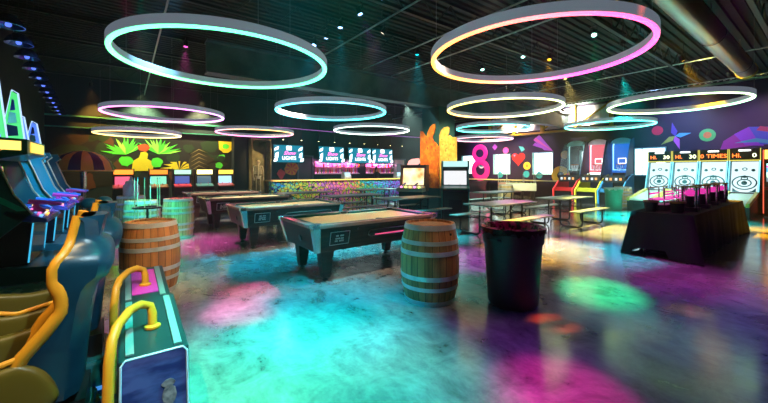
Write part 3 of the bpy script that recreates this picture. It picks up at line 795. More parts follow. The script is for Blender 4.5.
# ------------------------------------------------------------------ racing seats
SEATB = noisy('blue_vinyl', (.004, .035, .07), (.008, .06, .11), 5, (.28, .4))
TEALP = mat('teal_gloss', (.01, .10, .13), .25, coat=.5)
def seat(loc, lab):
    """racing seat; local +x is the sitting direction is -x; profile in x (forward negative), z"""
    t = thing('racing_seat', lab, 'seat', loc, 0, 'blue and yellow racing game seats')
    W = .26
    # back shell: front edge and rear edge lines, bottom to top
    front = [(-.36, .38), (-.44, .48), (-.46, .57), (-.42, .67), (-.34, .77), (-.28, .86), (-.285, .93), (-.315, 1.0), (-.315, 1.07), (-.27, 1.13), (-.255, 1.19), (-.245, 1.24), (-.235, 1.29)]
    rear = [(-.19, 1.30), (-.155, 1.26), (-.15, 1.17), (-.10, 1.13), (-.095, 1.04), (-.11, .99), (-.155, .96), (-.175, .88), (-.19, .78), (-.205, .66), (-.215, .54), (-.23, .38)]
    # body: width varies with height
    def wid(z):
        if z > 1.16: return .15 + .02 * (1.30 - z) / .14
        if z > 1.08: return .17 + .09 * (1.16 - z) / .08
        return .26 - .05 * max(0, (.8 - z)) / .4
    shell = MB()
    fr_ = front; K = 24
    def interp(pts, z):
        for a, b in zip(pts, pts[1:]):
            if min(a[1], b[1]) <= z <= max(a[1], b[1]):
                k = (z - a[1]) / (b[1] - a[1]) if b[1] != a[1] else 0
                return a[0] + (b[0] - a[0]) * k
        return pts[-1][0] if z > 1 else pts[0][0]
    rr_ = rear[::-1]
    vs = []; fs = []; rows = 30
    for k in range(rows + 1):
        z = .42 + (1.285 - .42) * k / rows
        xf = interp(front, z); xr = interp(rr_, z); w_ = wid(z)
        mid = xf + .09
        sec = [(xf + .012, -w_), (mid + .02, -w_ + .055), (mid + .03, 0), (mid + .02, w_ - .055), (xf + .012, w_), (xr - .05, w_ + .012), (xr, w_ - .04), (xr + .012, 0), (xr, -w_ + .04), (xr - .05, -w_ - .012)]
        vs += [(x, y, z) for x, y in sec]
    n = 10
    for k in range(rows):
        for i in range(n):
            fs.append((k * n + i, k * n + (i + 1) % n, (k + 1) * n + (i + 1) % n, (k + 1) * n + i))
    fs.append(tuple(range(n))); fs.append(tuple(rows * n + i for i in range(n)))
    shell.add(vs, fs)
    shell.build('backrest', SEATB, t, smooth=True, angle=50)
    for s in (-1, 1):                      # padded yellow edges
        pts = []; rad = []
        for k in range(31):
            z = .42 + (1.29 - .42) * k / 30
            pts.append((interp(front, z) + .005, s * (wid(z) - .012), z)); rad.append(.03 if z < 1.0 else .023)
        MB().tube(pts, rad, 10).build('bolster', YELLOW, t, smooth=True)
    # seat cushion and its thigh bolsters
    sp = [(-.98, .38), (-.98, .50), (-.92, .55), (-.55, .50), (-.40, .50), (-.30, .42), (-.30, .36), (-.9, .34)]
    MB().prism(sp, -.20, .20, 'xz').build('cushion', SEATB, t, bevel=.03)
    for s in (-1, 1):
        th = [(-.99, .40), (-.985, .60), (-.93, .66), (-.80, .67), (-.62, .62), (-.42, .66), (-.33, .60), (-.28, .46), (-.35, .38)]
        b = MB().prism(th, s * .20, s * .275, 'xz')
        o = b.build('thigh_bolster', mat('olive_vinyl', (.12, .085, .010), .4), t, bevel=.03)
        for p_ in o.data.polygons: p_.use_smooth = True
        md = o.modifiers.new('soft', 'SUBSURF'); md.levels = 2; md.render_levels = 2
    MB().tube([(-.99, -.24, .42), (-.985, -.24, .61), (-.92, -.24, .68), (-.78, -.24, .68), (-.6, -.24, .635), (-.42, -.24, .675)], .014, 8).build('piping', YELLOW, t, smooth=True)
    # headrest opening loop seen beyond the shell
    MB().box(-.8, -.2, -.16, .16, .22, .37).build('seat_rail', DARKM, t)
    MB().hexa((-1.05, -.14, -.30, .30), (-1.0, -.18, -.26, .26), .0, .225).build('pedestal', TEALP, t, bevel=.02)
    MB().box(-1.03, -.15, -.308, -.292, .05, .07).build('light_strip', glow('blue_line', (.05, .25, .7), .6), t)
    return t
seat((.04, 2.46, 0), 'blue racing game seat with yellow edge, nearest the camera')
seat((.07, 3.30, 0), 'blue racing game seat with yellow edge, the one beside the oak barrel')

# rear boxes behind the seats with yellow hand rails
def art_mat(name, c1, c2, sc=6):
    return noisy(name, c1, c2, sc, (.3, .4), (1, 1, 3), lo=.4, hi=.6)
def rear_box(loc, lab, art):
    t = thing('game_rear_box', lab, 'arcade game', loc, 0, 'rear boxes of the racing games')
    # local: x 0..0.30 , y 0..0.80, front art panel at y=0 slightly leaning
    pr = [(0.0, .0), (.06, .60), (.80, .66), (.80, .0)]
    MB().prism(pr, 0, .30, 'yz').build('body', mat('dark_teal_box', (.008, .04, .045), .3), t, bevel=.008)
    MB().prism([(-.012, .03), (.045, .60), (.052, .60), (-.002, .03)], .018, .282, 'yz').build('art_panel', art, t)
    ed = MB()
    ed.tube([(.006, -.012, .02), (.012, .040, .585), (.03, .048, .605), (.27, .048, .605), (.288, .040, .585), (.294, -.012, .02)], .006, 6)
    ed.build('panel_trim', mat('blue_white_trim', (.55, .7, .95), .3), t)
    rk = Matrix.Translation((0, .06, .60)) @ Matrix.Rotation(math.atan2(.06, .74), 4, 'X')
    v = MB()
    for x in (.03, .235):
        v.box(x, x + .035, .03, .70, .003, .012, M=rk)
    v.build('vent_strip', mat('perforated_strip', (.35, .5, .52), .4, .5), t)
    for k, s in enumerate((0,)):
        pts = [(-.10, -.20, .0), (-.08, -.14, .40)]
        pts = [(-.04, -.03, .05), (-.035, .0, .40), (-.03, .03, .62), (-.02, .07, .71), (.0, .13, .755), (.05, .28, .77), (.10, .36, .765), (.145, .38, .74), (.155, .36, .70), (.155, .35, .63)]
        h = MB().tube(pts, .023, 10).build('hand_rail', YELLOW, t, smooth=True)
        MB().lathe([(.04, 0), (.04, .012), (.022, .02)], 14, c=(.155, .35, .625)).build('rail_foot', YELLOW, h, smooth=True)
    return t
rb = rear_box((-.03, 2.02, 0), 'racing game rear box with a navy sea picture and yellow rail, nearest the camera', art_mat('navy_art', (.02, .03, .16), (.07, .10, .34)))
# rock picture on the near panel
g = MB()
Mp = Matrix.Translation((0, -.012, .03)) @ Matrix.Rotation(-math.atan2(.057, .57), 4, 'X')
for cx, cz, sx_, sz_ in ((.21, .36, .035, .05), (.205, .42, .03, .02), (.16, .25, .05, .05), (.235, .24, .04, .06), (.19, .14, .08, .08)):
    g.prism([(cx + sx_ * math.cos(a) * random.uniform(.8, 1.1), cz + sz_ * math.sin(a) * random.uniform(.8, 1.1)) for a in [k * .6283 for k in range(10)]], -.005, .002, 'xz', M=Mp)
g.build('picture_motif', noisy('rock_grey', (.03, .03, .06), (.3, .25, .3), 30, (.5, .6)), rb)
rb2 = rear_box((-.03, 2.92, 0), 'racing game rear box with magenta top, beside the oak barrel', art_mat('blue_art', (.01, .03, .10), (.03, .09, .25)))
MB().box(.07, .23, .12, .66, -.002, .006, M=Matrix.Translation((0, .06, .60)) @ Matrix.Rotation(math.atan2(.06, .74), 4, 'X')).build('top_panel', mat('magenta_panel', (.85, .05, .5), .4), rb2)
# dark plinth the seats share
for k, (yy, lab) in enumerate(((2.46, 'low dark game platform under the nearest racing seat'), (3.30, 'low dark game platform under the racing seat beside the barrel'))):
    pass

# ------------------------------------------------------------------ shooting / racing cabinets on the left
FINS = {'mint_glow': ((.08, .75, .2), .7), 'green_glow': ((.10, .8, .15), .8), 'blue_glow': ((.08, .2, .9), .8), 'magenta_glow': ((.6, .06, .7), .7)}
def shooter(x, y, lab, body_c, fin_cs, deck_c, fin_top=2.75, rz=PI / 2, hood=True):
    """faces +x after rotation; built facing -y"""
    t = thing('shooting_game', lab, 'arcade game', (x, y, 0), rz, 'shooting game cabinets by the dark wall')
    body = mat('body_' + fin_cs[0], body_c, .28, coat=.6)
    MB().prism([(-.95, 0), (-.95, .16), (.2, .26), (.2, 0)], -.60, .60, 'yz').build('platform', mat('platform_dark', (.02, .10, .13), .3), t, bevel=.01)
    MB().prism([(-.30, .24), (-.34, .80), (-.15, .95), (.45, .95), (.5, .24)], -.55, .55, 'yz').build('lower_cabinet', mat('gloss_black', (.01, .012, .02), .25, coat=.5), t, bevel=.01)
    dk = MB().prism([(-.50, .80), (-.48, .86), (-.1, 1.0), (-.05, .95), (-.2, .84)], -.60, .60, 'yz').build('control_deck', mat('deck_' + fin_cs[0], deck_c, .2, coat=.5), t, bevel=.01)
    rnd = random.Random(len(lab))
    bm_ = [glow('btn_soft_pink', (1, .15, .5), 1.2), glow('btn_soft_blue', (.15, .4, 1), 1.2), glow('btn_soft_amber', (1, .5, .1), 1.2), glow('btn_soft_white', (.8, .8, 1), 1.0)]
    for k in range(16):
        a = -.54 + k * .072; b_ = rnd.uniform(-.44, -.15)
        MB().cyl((a, b_, .86 + (b_ + .48) * .36), (a, b_, .885 + (b_ + .48) * .36), .02, n=8).build('button', bm_[k % 4], dk)
    pt_ = [MB().tube([(q * 1.0, -.1 + .1 * math.sin(q * 6), .97), (q + .12, -.3, .95 + .03 * (k % 2)), (q + .2, -.42, .93)], .012, 6) for k, q in enumerate((-.45, -.1, .2))]
    for k, q in enumerate(pt_):
        q.build('coiled_lead', mat('lead_pink', (.8, .15, .6), .3) if k % 2 == 0 else mat('lead_violet', (.25, .2, .9), .3), dk, smooth=True)
    for s in (-1, 1):
        side_ = [(-.34, .93), (-.16, 1.2), (.02, 1.72), (-.06, 1.80), (-.02, 1.90), (.5, 1.92), (.58, .3), (.3, .3)]
        MB().prism(side_, min(s * .55, s * .60), max(s * .55, s * .60), 'yz').build('side_panel', body, t, bevel=.006)
        # diagonal stripe along the side
        MB().prism([(-.30, .98), (-.20, .98), (.54, 1.50), (.54, 1.62)], min(s * .60, s * .606), max(s * .60, s * .606), 'yz').build('side_stripe', mat('stripe_green', (.02, .45, .32), .3), t)
        MB().prism([(.0, .98), (.14, .98), (.56, 1.26), (.56, 1.36)], min(s * .60, s * .606), max(s * .60, s * .606), 'yz').build('side_stripe', mat('stripe_blue', (.10, .25, .75), .3), t)
        # tall neon fin rising behind
        fin = [(.22, 1.6), (.36, fin_top - .05), (.43, fin_top), (.66, 1.55), (.5, 1.5)]
        MB().prism(fin, min(s * .60, s * .64), max(s * .60, s * .64), 'yz').build('fin', glow(fin_cs[0], *FINS[fin_cs[0]]), t)
        for q in range(5):
            f0, f1 = .10 + q * .165, .10 + q * .165 + .12
            zz = lambda f: 1.55 + (fin_top - 1.55) * f
            lo_ = lambda f: .25 + .13 * f; hi_ = lambda f: .63 - .20 * f
            for xa, xb in ((.641, .652), (.588, .599)):
              MB().prism([(lo_(f0) + .03, zz(f0)), (lo_(f1) + .03, zz(f1)), (hi_(f1) - .03, zz(f1) + .03), (hi_(f0) - .03, zz(f0) - .02)], min(s * xa, s * xb), max(s * xa, s * xb), 'yz').build('fin_panel', [mat('fin_dark', (.01, .02, .06), .3), mat('fin_violet', (.4, .08, .7), .4), mat('fin_dark', (.01, .02, .06), .3), mat('fin_mint', (.4, .9, .7), .4), mat('fin_navy', (.02, .04, .3), .3)][q], t)
        MB().tube([(s * .645, .20, 1.55), (s * .645, .35, fin_top - .03), (s * .645, .43, fin_top + .03), (s * .645, .68, 1.52)], .013, 6).build('fin_edge', glow('edge_pale_blue', (.45, .65, 1), .8), t)
        MB().tube([(s * .61, -.345, .93), (s * .61, -.17, 1.2), (s * .61, .01, 1.72), (s * .61, -.07, 1.80)], .012, 6).build('edge_trim', mat('trim_peach', (.85, .5, .35), .4), t)
        gz = MB().cyl((s * .25, -.42, .92), (s * .25, -.30, 1.02), .03, n=10)
        gz.tube([(s * .25, -.60, 1.03), (s * .25, -.25, 1.08)], [.024, .034], 8).box(s * .25 - .02, s * .25 + .02, -.36, -.30, .93, 1.05)
        gz.build('toy_gun', mat('gun_' + ('pink' if s < 0 else 'blue'), (.8, .05, .4) if s < 0 else (.05, .2, .8), .3), t)
        pl = MB().box(min(s * .606, s * .614), max(s * .606, s * .614), .0, .40, 1.66, 1.78).build('nameplate', mat('plate_dark', (.005, .03, .04), .3), t)
        lt = MB()
        for k in range(8):
            lt.box(min(s * .615, s * .618), max(s * .615, s * .618), .03 + k * .044, .06 + k * .044, 1.69, 1.75)
        lt.build('nameplate_lettering', mat('letter_cyan', (.2, .7, .8), .4), pl)
        MB().tube([(s * .56, -.30, .27), (s * .56, -.345, .8)], .009, 6).build('edge_light', glow('edge_cyan', (.03, .35, .6), .9), t)
    MB().prism([(.12, 1.08), (.16, 1.62), (.42, 1.62), (.42, 1.08)], -.55, .55, 'yz').build('monitor', BLACK, t)
    MB().prism([(.100, 1.12), (.138, 1.58), (.152, 1.58), (.114, 1.12)], -.48, .48, 'yz').build('screen', voronoi_paint('scr_' + fin_cs[0], 5, 1.2, .5), t)
    if hood:
        hd = MB().prism([(-.30, 1.74), (-.30, 1.94), (.35, 1.98), (.42, 1.75), (0, 1.66)], -.62, .62, 'yz').build('marquee_hood', mat('hood_dark_green', (.01, .08, .06), .3), t, bevel=.01)
        MB().prism([(-.31, 1.77), (-.31, 1.91), (-.302, 1.91), (-.302, 1.77)], -.46, .46, 'yz').build('marquee', glow('mq_soft_amber', (1, .5, .06), 1.1), hd)
        for s in (-1, 1):
            MB().prism([(-.24, 1.79), (-.24, 1.91), (.0, 1.92), (.05, 1.80)], min(s * .621, s * .63), max(s * .621, s * .63), 'yz').build('side_marquee', glow('mq_soft_gold', (1, .65, .12), 1.3), hd)
    return t
shooter(-1.35, 7.2, 'shooting game cabinet with a glowing amber sign box, first along the dark wall', (.01, .12, .14), ('green_glow', 'fp_a'), (.05, .08, .4), 2.0)
shooter(-1.32, 9.0, 'teal shooting game cabinet with tall green glowing fins', (.02, .28, .38), ('mint_glow', 'fp_b'), (.12, .10, .5), 3.05, hood=False)
shooter(-1.32, 10.8, 'shooting game cabinet with blue fins, nearest the striped canopy ride', (.015, .10, .16), ('blue_glow', 'fp_c'), (.3, .05, .35), 2.65, hood=False)

# carousel ride with striped canopy
t = thing('canopy_ride', 'small ride with an orange and plum striped canopy before the jungle mural', 'ride', (-0.95, 12.9, 0))
MB().lathe([(.0001, 0), (.75, 0), (.75, .2), (.7, .24), (.0001, .26)], 32).build('base', mat('ride_base', (.02, .08, .12), .3), t)
MB().cyl((0, 0, .24), (0, 0, 1.5), .07, n=16).build('post', CHROME, t)
b = MB(); nseg = 16; pr = [(.70, 1.50), (.69, 1.58), (.62, 1.78), (.47, 1.94), (.26, 2.04), (.02, 2.08)]
for k in range(nseg):
    b.lathe(pr, 3, m=k % 2, t0=2 * PI * k / nseg, t1=2 * PI * (k + 1) / nseg)
b.build('canopy', [mat('canopy_orange', (.85, .36, .05), .4), mat('canopy_plum', (.10, .02, .05), .4)], t, smooth=True)
MB().lathe([(.69, 1.49), (.715, 1.51), (.69, 1.54), (.675, 1.51)], 48, closed=True).build('canopy_rim', mat('rim_amber', (.8, .45, .12), .4), t)
for k in range(4):
    a = R(90 * k + 20); cx, cy = .48 * math.cos(a), .48 * math.sin(a)
    sdl = MB().sphere((cx, cy, .62), .2, 14, s=(1, 1, .75)).cyl((cx, cy, .25), (cx, cy, .6), .03, n=8).build('ride_seat', mat('teal_dome', (.02, .35, .42), .3), t, smooth=True)

# ------------------------------------------------------------------ small arcade cabinets before the mural
def arcade_small(loc, lab, mq, scr, ctl, rz=0.0):
    t = thing('arcade_cabinet', lab, 'arcade game', loc, rz, 'small arcade cabinets under the jungle mural')
    k = mq[0]
    for s in (-1, 1):
        MB().prism([(.32, 0), (-.30, 0), (-.34, .78), (-.40, .88), (-.08, .98), (-.02, 1.30), (-.22, 1.36), (-.26, 1.56), (.30, 1.6)], s * .30, s * .33, 'yz').build('side_panel', BLACK, t, bevel=.006)
    MB().box(-.30, .30, -.28, .32, 0, .86).box(-.30, .30, .0, .30, .86, 1.56).build('cabinet', BLACK, t)
    MB().prism([(-.38, .84), (-.40, .885), (-.06, .98), (-.03, .93)], -.30, .30, 'yz').build('control_panel', mat('ctl_' + k, ctl, .35), t)
    MB().prism([(-.09, .98), (-.035, 1.29), (-.02, 1.29), (-.07, .98)], -.26, .26, 'yz').build('screen', glow('scr_' + k, *scr), t)
    MB().prism([(-.225, 1.375), (-.255, 1.545), (-.24, 1.545), (-.21, 1.375)], -.29, .29, 'yz').build('marquee', glow('mq_' + k, *mq[1:]), t)
    j = MB()
    for x in (-.15, .12):
        j.cyl((x, -.25, .92), (x, -.27, .99), .006, n=6); j.sphere((x, -.27, 1.0), .02, 8)
    j.build('joystick', REDP, t)
    MB().box(-.18, .18, -.325, -.315, .28, .55).build('coin_door', mat('coin_door', (.08, .08, .09), .3, .7), t)
    return t
CY = 16.25
arcade_small((-.05, CY, 0), 'small arcade cabinet with orange sign and pink screen, nearest the striped canopy ride', ('a', (1, .28, .03), 1.3), ((.9, .10, .2), .9), (.4, .05, .1))
arcade_small((1.05, CY, 0), 'small arcade cabinet with orange red sign and green blue screen under the green burst', ('b', (1, .22, .02), 1.3), ((.2, .7, .45), .9), (.5, .12, .02))
arcade_small((1.86, CY, 0), 'small arcade cabinet with white green sign and red control panel', ('c', (.4, .9, .5), 1.1), ((.06, .10, .4), .7), (.7, .03, .03))
arcade_small((2.66, CY, 0), 'small arcade cabinet with glowing yellow sign and dark screen', ('d', (1, .85, .25), 3.0), ((.05, .12, .18), .8), (.1, .3, .4))
arcade_small((3.48, CY, 0), 'small arcade cabinet with yellow sign and pale blue screen at the mural end', ('e', (1, .55, .06), 1.4), ((.35, .6, .9), 1.0), (.6, .1, .05))

# ------------------------------------------------------------------ jungle mural on the back wall
def blob(cx, cz, rx, rz_, n=14, jit=.15, rot=0):
    return [(cx + math.cos(rot) * rx * (1 + random.uniform(-jit, jit)) * math.cos(a) - math.sin(rot) * rz_ * math.sin(a), cz + math.sin(rot) * rx * math.cos(a) + math.cos(rot) * rz_ * (1 + random.uniform(-jit, jit)) * math.sin(a)) for a in [2 * PI * k / n for k in range(n)]]
mu = MB(); yw = YB
layer = [0]
def paint(pts, m):
    layer[0] += 1
    mu.prism(pts, yw - .004 - layer[0] * .00025, yw - .0005, 'xz', m=m)
paint([(-2.25, .9), (3.93, .9), (3.93, 3.08), (-2.25, 3.08)], 8)
for k in range(30):
    paint(blob(random.uniform(-1.9, 3.7), random.uniform(1.0, 3.0), random.uniform(.15, .5), random.uniform(.12, .35), 12, .3), random.choice((3, 4, 4, 5)))
for cx, cz, sgn in ((.02, 2.15, -1), (1.1, 2.2, 1)):                 # two leafy bursts
    for k in range(15):
        a = PI / 2 + sgn * (-.2) + (k - 7) * .17 + random.uniform(-.08, .08); ln = random.uniform(.5, .88)
        w_ = .05
        tipx, tipz = cx + ln * math.cos(a), cz + ln * math.sin(a)
        mx_, mz_ = cx + ln * .5 * math.cos(a), cz + ln * .5 * math.sin(a)
        nx, nz = -math.sin(a) * w_, math.cos(a) * w_
        paint([(cx, cz), (mx_ + nx, mz_ + nz), (tipx, tipz), (mx_ - nx, mz_ - nz)], random.choice((0, 0, 6)))
paint([(.2, 1.5), (.25, 1.9), (.45, 2.05), (.5, 2.25), (.65, 2.3), (.75, 2.2), (.72, 2.0), (.95, 1.85), (.9, 1.5)], 1)
paint(blob(.6, 2.45, .22, .16), 2); paint(blob(.02, 1.9, .22, .2), 0); paint(blob(1.05, 1.85, .2, .2), 0)
for k in range(7):                                                  # yellow fronds
    a = R(170 - k * 26); cx, cz = 1.85, 1.55; ln = .62
    paint([(cx, cz), (cx + ln * .5 * math.cos(a) + .05, cz + ln * .45 * math.sin(a) + .09), (cx + ln * 1.15 * math.cos(a), cz + ln * .6 * math.sin(a)), (cx + ln * .5 * math.cos(a), cz + ln * .35 * math.sin(a))], 1)
paint([(2.25, 1.3), (2.2, 1.9), (2.35, 2.3), (2.6, 2.45), (2.75, 2.3), (3.0, 2.2), (3.25, 1.95), (3.0, 1.9), (2.9, 1.5), (2.8, 1.25)], 5)
for k in range(5):
    z0 = 1.5 + k * .18
    paint([(2.25, z0), (2.6, z0 + .25), (2.95, z0 + .08), (2.6, z0 + .22)], 7)
paint([(3.4, 2.85), (4.0, 2.85), (3.98, 2.5), (3.8, 2.33), (3.6, 2.33), (3.42, 2.5)], 1); paint(blob(3.7, 2.62, .15, .12), 0)
for k in range(5):
    paint(blob(3.5 + random.uniform(-.3, .3), random.uniform(1.6, 2.2), .16, .14), 0 if k % 2 else 4)
o = mu.build('jungle_mural', [mat('mural_green', (.10, .75, .05), .6), mat('mural_yellow', (.9, .62, .02), .6), mat('mural_red', (.6, .07, .02), .6), mat('mural_rust', (.10, .03, .008), .6), mat('mural_moss', (.012, .035, .01), .6), mat('mural_umber', (.03, .02, .008), .6), mat('mural_lime', (.4, .9, .1), .6), mat('mural_ochre', (.45, .33, .12), .6), mat('mural_black', (.008, .008, .007), .6)])
tag(o, 'painted jungle mural with green leaf bursts and yellow fronds behind the small arcades', 'mural')

# ------------------------------------------------------------------ skeleton case
t = thing('display_case', 'tall brown open display case holding a skeleton', 'display case', (5.07, 16.5, 0))
MB().box(-.46, -.40, -.3, .55, 0, 3.0).box(.40, .46, -.3, .55, 0, 3.0).box(-.40, .40, -.3, .55, 2.92, 3.0).box(-.40, .40, -.3, .55, 0, .28).box(-.40, .40, .5, .55, .28, 2.92).build('frame', noisy('case_wood', (.12, .08, .03), (.30, .22, .10), 3, (.5, .6)), t, bevel=.01)
MB().box(-.40, .40, .48, .499, .28, 2.92).build('lining', noisy('case_lining', (.10, .08, .03), (.34, .27, .12), 2.2, (.6, .7)), t)
BONE = mat('bone', (.80, .72, .50), .55)
t = thing('skeleton_figure', 'bone coloured skeleton standing in the brown case', 'skeleton', (5.03, 16.6, .285))
MB().sphere((0, 0, 1.62), .10, 14, s=(.85, 1, 1.1)).box(-.045, .045, -.10, -.02, 1.50, 1.56).build('skull', BONE, t, smooth=True)
MB().sphere((-.035, -.085, 1.63), .022, 8).sphere((.035, -.085, 1.63), .022, 8).build('eye_socket', BLACK, t)
b = MB().tube([(0, .02, .95), (0, .04, 1.2), (0, .03, 1.45), (0, 0, 1.54)], .022, 8)
for k in range(7):
    z = 1.42 - k * .055; r_ = .13 + .012 * min(k, 4)
    b.tube([(r_ * math.sin(a), -r_ * .65 * math.cos(a) + .0, z - .02 * math.cos(a)) for a in [-2.9 + 5.8 * q / 14 for q in range(15)]], .009, 5)
b.tube([(-.2, 0, 1.44), (0, -.05, 1.46), (.2, 0, 1.44)], .013, 6)
b.build('rib_cage', BONE, t, smooth=True)
b = MB().lathe([(.06, .86), (.13, .98), (.15, .99), (.07, .84)], 16, closed=True, M=Matrix.Diagonal((1, .7, 1, 1))); b.build('pelvis', BONE, t, smooth=True)
for s in (-1, 1):
    MB().tube([(s * .2, 0, 1.43), (s * .25, .0, 1.16), (s * .23, -.06, .93), (s * .22, -.08, .86)], [.022, .016, .014, .02], 7).build('arm', BONE, t, smooth=True)
    hb = MB()
    for k in range(5):
        hb.tube([(s * (.20 + .012 * k), -.08, .87), (s * (.195 + .015 * k), -.085, .80), (s * (.195 + .015 * k), -.075, .76)], .005, 5)
    hb.build('hand', BONE, t)
    MB().tube([(s * .09, 0, .90), (s * .10, -.01, .5), (s * .10, .01, .08)], [.028, .022, .018], 7).box(min(s * .06, s * .14), max(s * .06, s * .14), -.15, .04, 0, .05).build('leg', BONE, t, smooth=True)

# ------------------------------------------------------------------ bar
def bar_front():
    m = mat('rainbow_graffiti', (.5, .5, .5), .35)
    N, L, b = nodes(m)
    tc = N.new('ShaderNodeTexCoord'); sp = N.new('ShaderNodeSeparateXYZ'); L.new(tc.outputs['Object'], sp.inputs[0])
    mr = N.new('ShaderNodeMapRange'); mr.inputs['From Min'].default_value = 5; mr.inputs['From Max'].default_value = 13.6; L.new(sp.outputs[0], mr.inputs[0])
    cr = N.new('ShaderNodeValToRGB'); e = cr.color_ramp.elements
    e[0].position = 0; e[0].color = (.5, .05, .8, 1); e[1].position = 1; e[1].color = (.35, .05, .7, 1)
    for p, c_ in ((.08, (.05, .25, .9)), (.2, (.0, .7, .5)), (.3, (.5, .9, .05)), (.42, (1, .55, .02)), (.5, (.95, .1, .5)), (.58, (.55, .1, .75)), (.66, (.95, .35, .05)), (.75, (.1, .75, .1)), (.86, (.0, .6, .75))):
        x = e.new(p); x.color = (*c_, 1)
    nz = N.new('ShaderNodeTexVoronoi'); nz.inputs['Scale'].default_value = 7; L.new(tc.outputs['Object'], nz.inputs['Vector'])
    ad = N.new('ShaderNodeMath'); ad.operation = 'MULTIPLY_ADD'; ad.inputs[1].default_value = .35; L.new(nz.outputs['Distance'], ad.inputs[0]); L.new(mr.outputs[0], ad.inputs[2])
    L.new(ad.outputs[0], cr.inputs[0])
    v2 = N.new('ShaderNodeTexVoronoi'); v2.inputs['Scale'].default_value = 6; v2.feature = 'DISTANCE_TO_EDGE'; L.new(tc.outputs['Object'], v2.inputs['Vector'])
    gt = N.new('ShaderNodeMath'); gt.operation = 'GREATER_THAN'; gt.inputs[1].default_value = .06; L.new(v2.outputs[0], gt.inputs[0])
    mx = N.new('ShaderNodeMix'); mx.data_type = 'RGBA'; L.new(gt.outputs[0], mx.inputs[0]); mx.inputs[6].default_value = (.02, .01, .05, 1); L.new(cr.outputs[0], mx.inputs[7])
    L.new(mx.outputs[2], b.inputs['Base Color'])
    return m
t = thing('bar_counter', 'long bar counter with a rainbow graffiti front', 'bar', (0, 0, 0))
MB().box(5.1, 13.4, 14.95, 15.35, 0, 1.04).build('graffiti_front', bar_front(), t)
MB().box(5.0, 13.5, 14.8, 15.5, 1.04, 1.10).build('counter_top', mat('amber_top', (.75, .45, .08), .3), t, bevel=.01)
MB().box(5.1, 13.4, 14.78, 14.80, 1.05, 1.09).build('edge_light', glow('bar_edge', (1, .65, .1), 1.3), t)
MB().tube([(5.1, 14.75, .2), (13.4, 14.75, .2)], .02, 8).build('foot_rail', CHROME, t)
# bare area lamps in front of the counter that light the graffiti
for k, (cc_) in enumerate(((.8, .5, 1), (.4, .9, 1), (1, .9, .5), (1, .6, .8), (.9, .8, 1), (.6, 1, .8))):
    ld = bpy.data.lights.new('bar_lamp', 'AREA'); ld.shape = 'RECTANGLE'; ld.size = 1.3; ld.size_y = .1; ld.energy = 4.5; ld.color = cc_
    lo = bpy.data.objects.new('bar_lamp', ld); COL.objects.link(lo); lo.parent = t; lo.location = (5.8 + k * 1.38, 14.55, 1.18); lo.rotation_euler = (R(25), 0, 0)
# back bar: two lit shelves
SHG = glow('pink_shelf_glow', (1, .35, .65), 2.2)
bcols = [('amber', (.8, .35, .05)), ('clear', (.8, .85, .9)), ('green', (.05, .4, .12)), ('red', (.6, .03, .06)), ('violet', (.4, .08, .6))]
bottles = {}
def bottle(i, loc):
    nm, cl_ = bcols[i % 5]
    lab = '%s bottle on the pink lit shelf behind the bar' % nm
    if i % 5 not in bottles:
        o = thing('bottle', lab, 'bottle', loc, 0, 'bottles on the pink lit bar shelves, ' + nm)
        MB().lathe([(.0001, 0), (.038, 0), (.04, .02), (.04, .17), (.015, .22), (.014, .27)], 12).build('body', mat('glass_' + nm, cl_, .15), o, smooth=True)
        MB().cyl((0, 0, .265), (0, 0, .295), .016, n=10).build('cap', BLACK, o)
        bottles[i % 5] = o
    else:
        dup(bottles[i % 5], loc)
cnt = 0
for x0, x1, nm in ((8.15, 10.85, 'bar shelf unit glowing pink, between the door and the middle screens'), (11.45, 13.45, 'bar shelf unit glowing pink beside the pale door')):
    t = thing('bar_shelf', nm, 'shelf', (0, 0, 0), 0, 'pink lit shelf units behind the bar')
    MB().box(x0, x1, 16.7, 17.08, 0, .95).build('back_counter', mat('back_counter_dark', (.03, .03, .04), .4), t)
    MB().box(x0, x1, 17.05, 17.08, 1.3, 2.0).build('back_panel', noisy('pink_brick', (.55, .1, .25), (.8, .3, .5), 5, (.4, .5)), t)
    MB().box(x0, x1, 16.8, 17.05, 1.33, 1.37).build('shelf_board', mat('white_shelf', (.8, .75, .8), .4), t)
    MB().box(x0, x1, 16.98, 17.04, 1.372, 1.40).build('shelf_light', SHG, t)
    MB().box(x0, x1, 16.8, 17.05, 1.68, 1.70).build('shelf_board', mat('white_shelf', (.8, .75, .8), .4), t)
    ld = bpy.data.lights.new('shelf_lamp', 'AREA'); ld.shape = 'RECTANGLE'; ld.size = x1 - x0; ld.size_y = .05; ld.energy = 30; ld.color = (1, .3, .6)
    lo = bpy.data.objects.new('shelf_lamp', ld); COL.objects.link(lo); lo.parent = t; lo.location = ((x0 + x1) / 2, 16.85, 2.02); lo.rotation_euler = (R(35), 0, 0)
    x = x0 + .08
    while x < x1 - .05:
        bottle(cnt, (x, 16.9, 1.37)); cnt += 1; x += .125
        if cnt % 3 == 0: bottle(cnt, (x, 16.9, 1.70)); cnt += 1
# machines on the bar
for k, (x, lab) in enumerate(((9.0, 'white drinks machine on the bar near the dark door'), (12.4, 'white till on the bar before the person'))):
    t = thing('bar_machine', lab, 'machine', (x, 15.2, 1.1), 0, 'white machines on the bar')
    MB().prism([(-.18, 0), (-.18, .12), (-.05, .34), (.18, .36), (.18, 0)], -.2, .2, 'yz').build('body', WHITE, t, bevel=.02)
    MB().prism([(-.17, .14), (-.075, .31), (-.085, .31), (-.185, .14)], -.15, .15, 'yz').build('screen', glow('till_screen', (.5, .8, 1), 1.0), t)
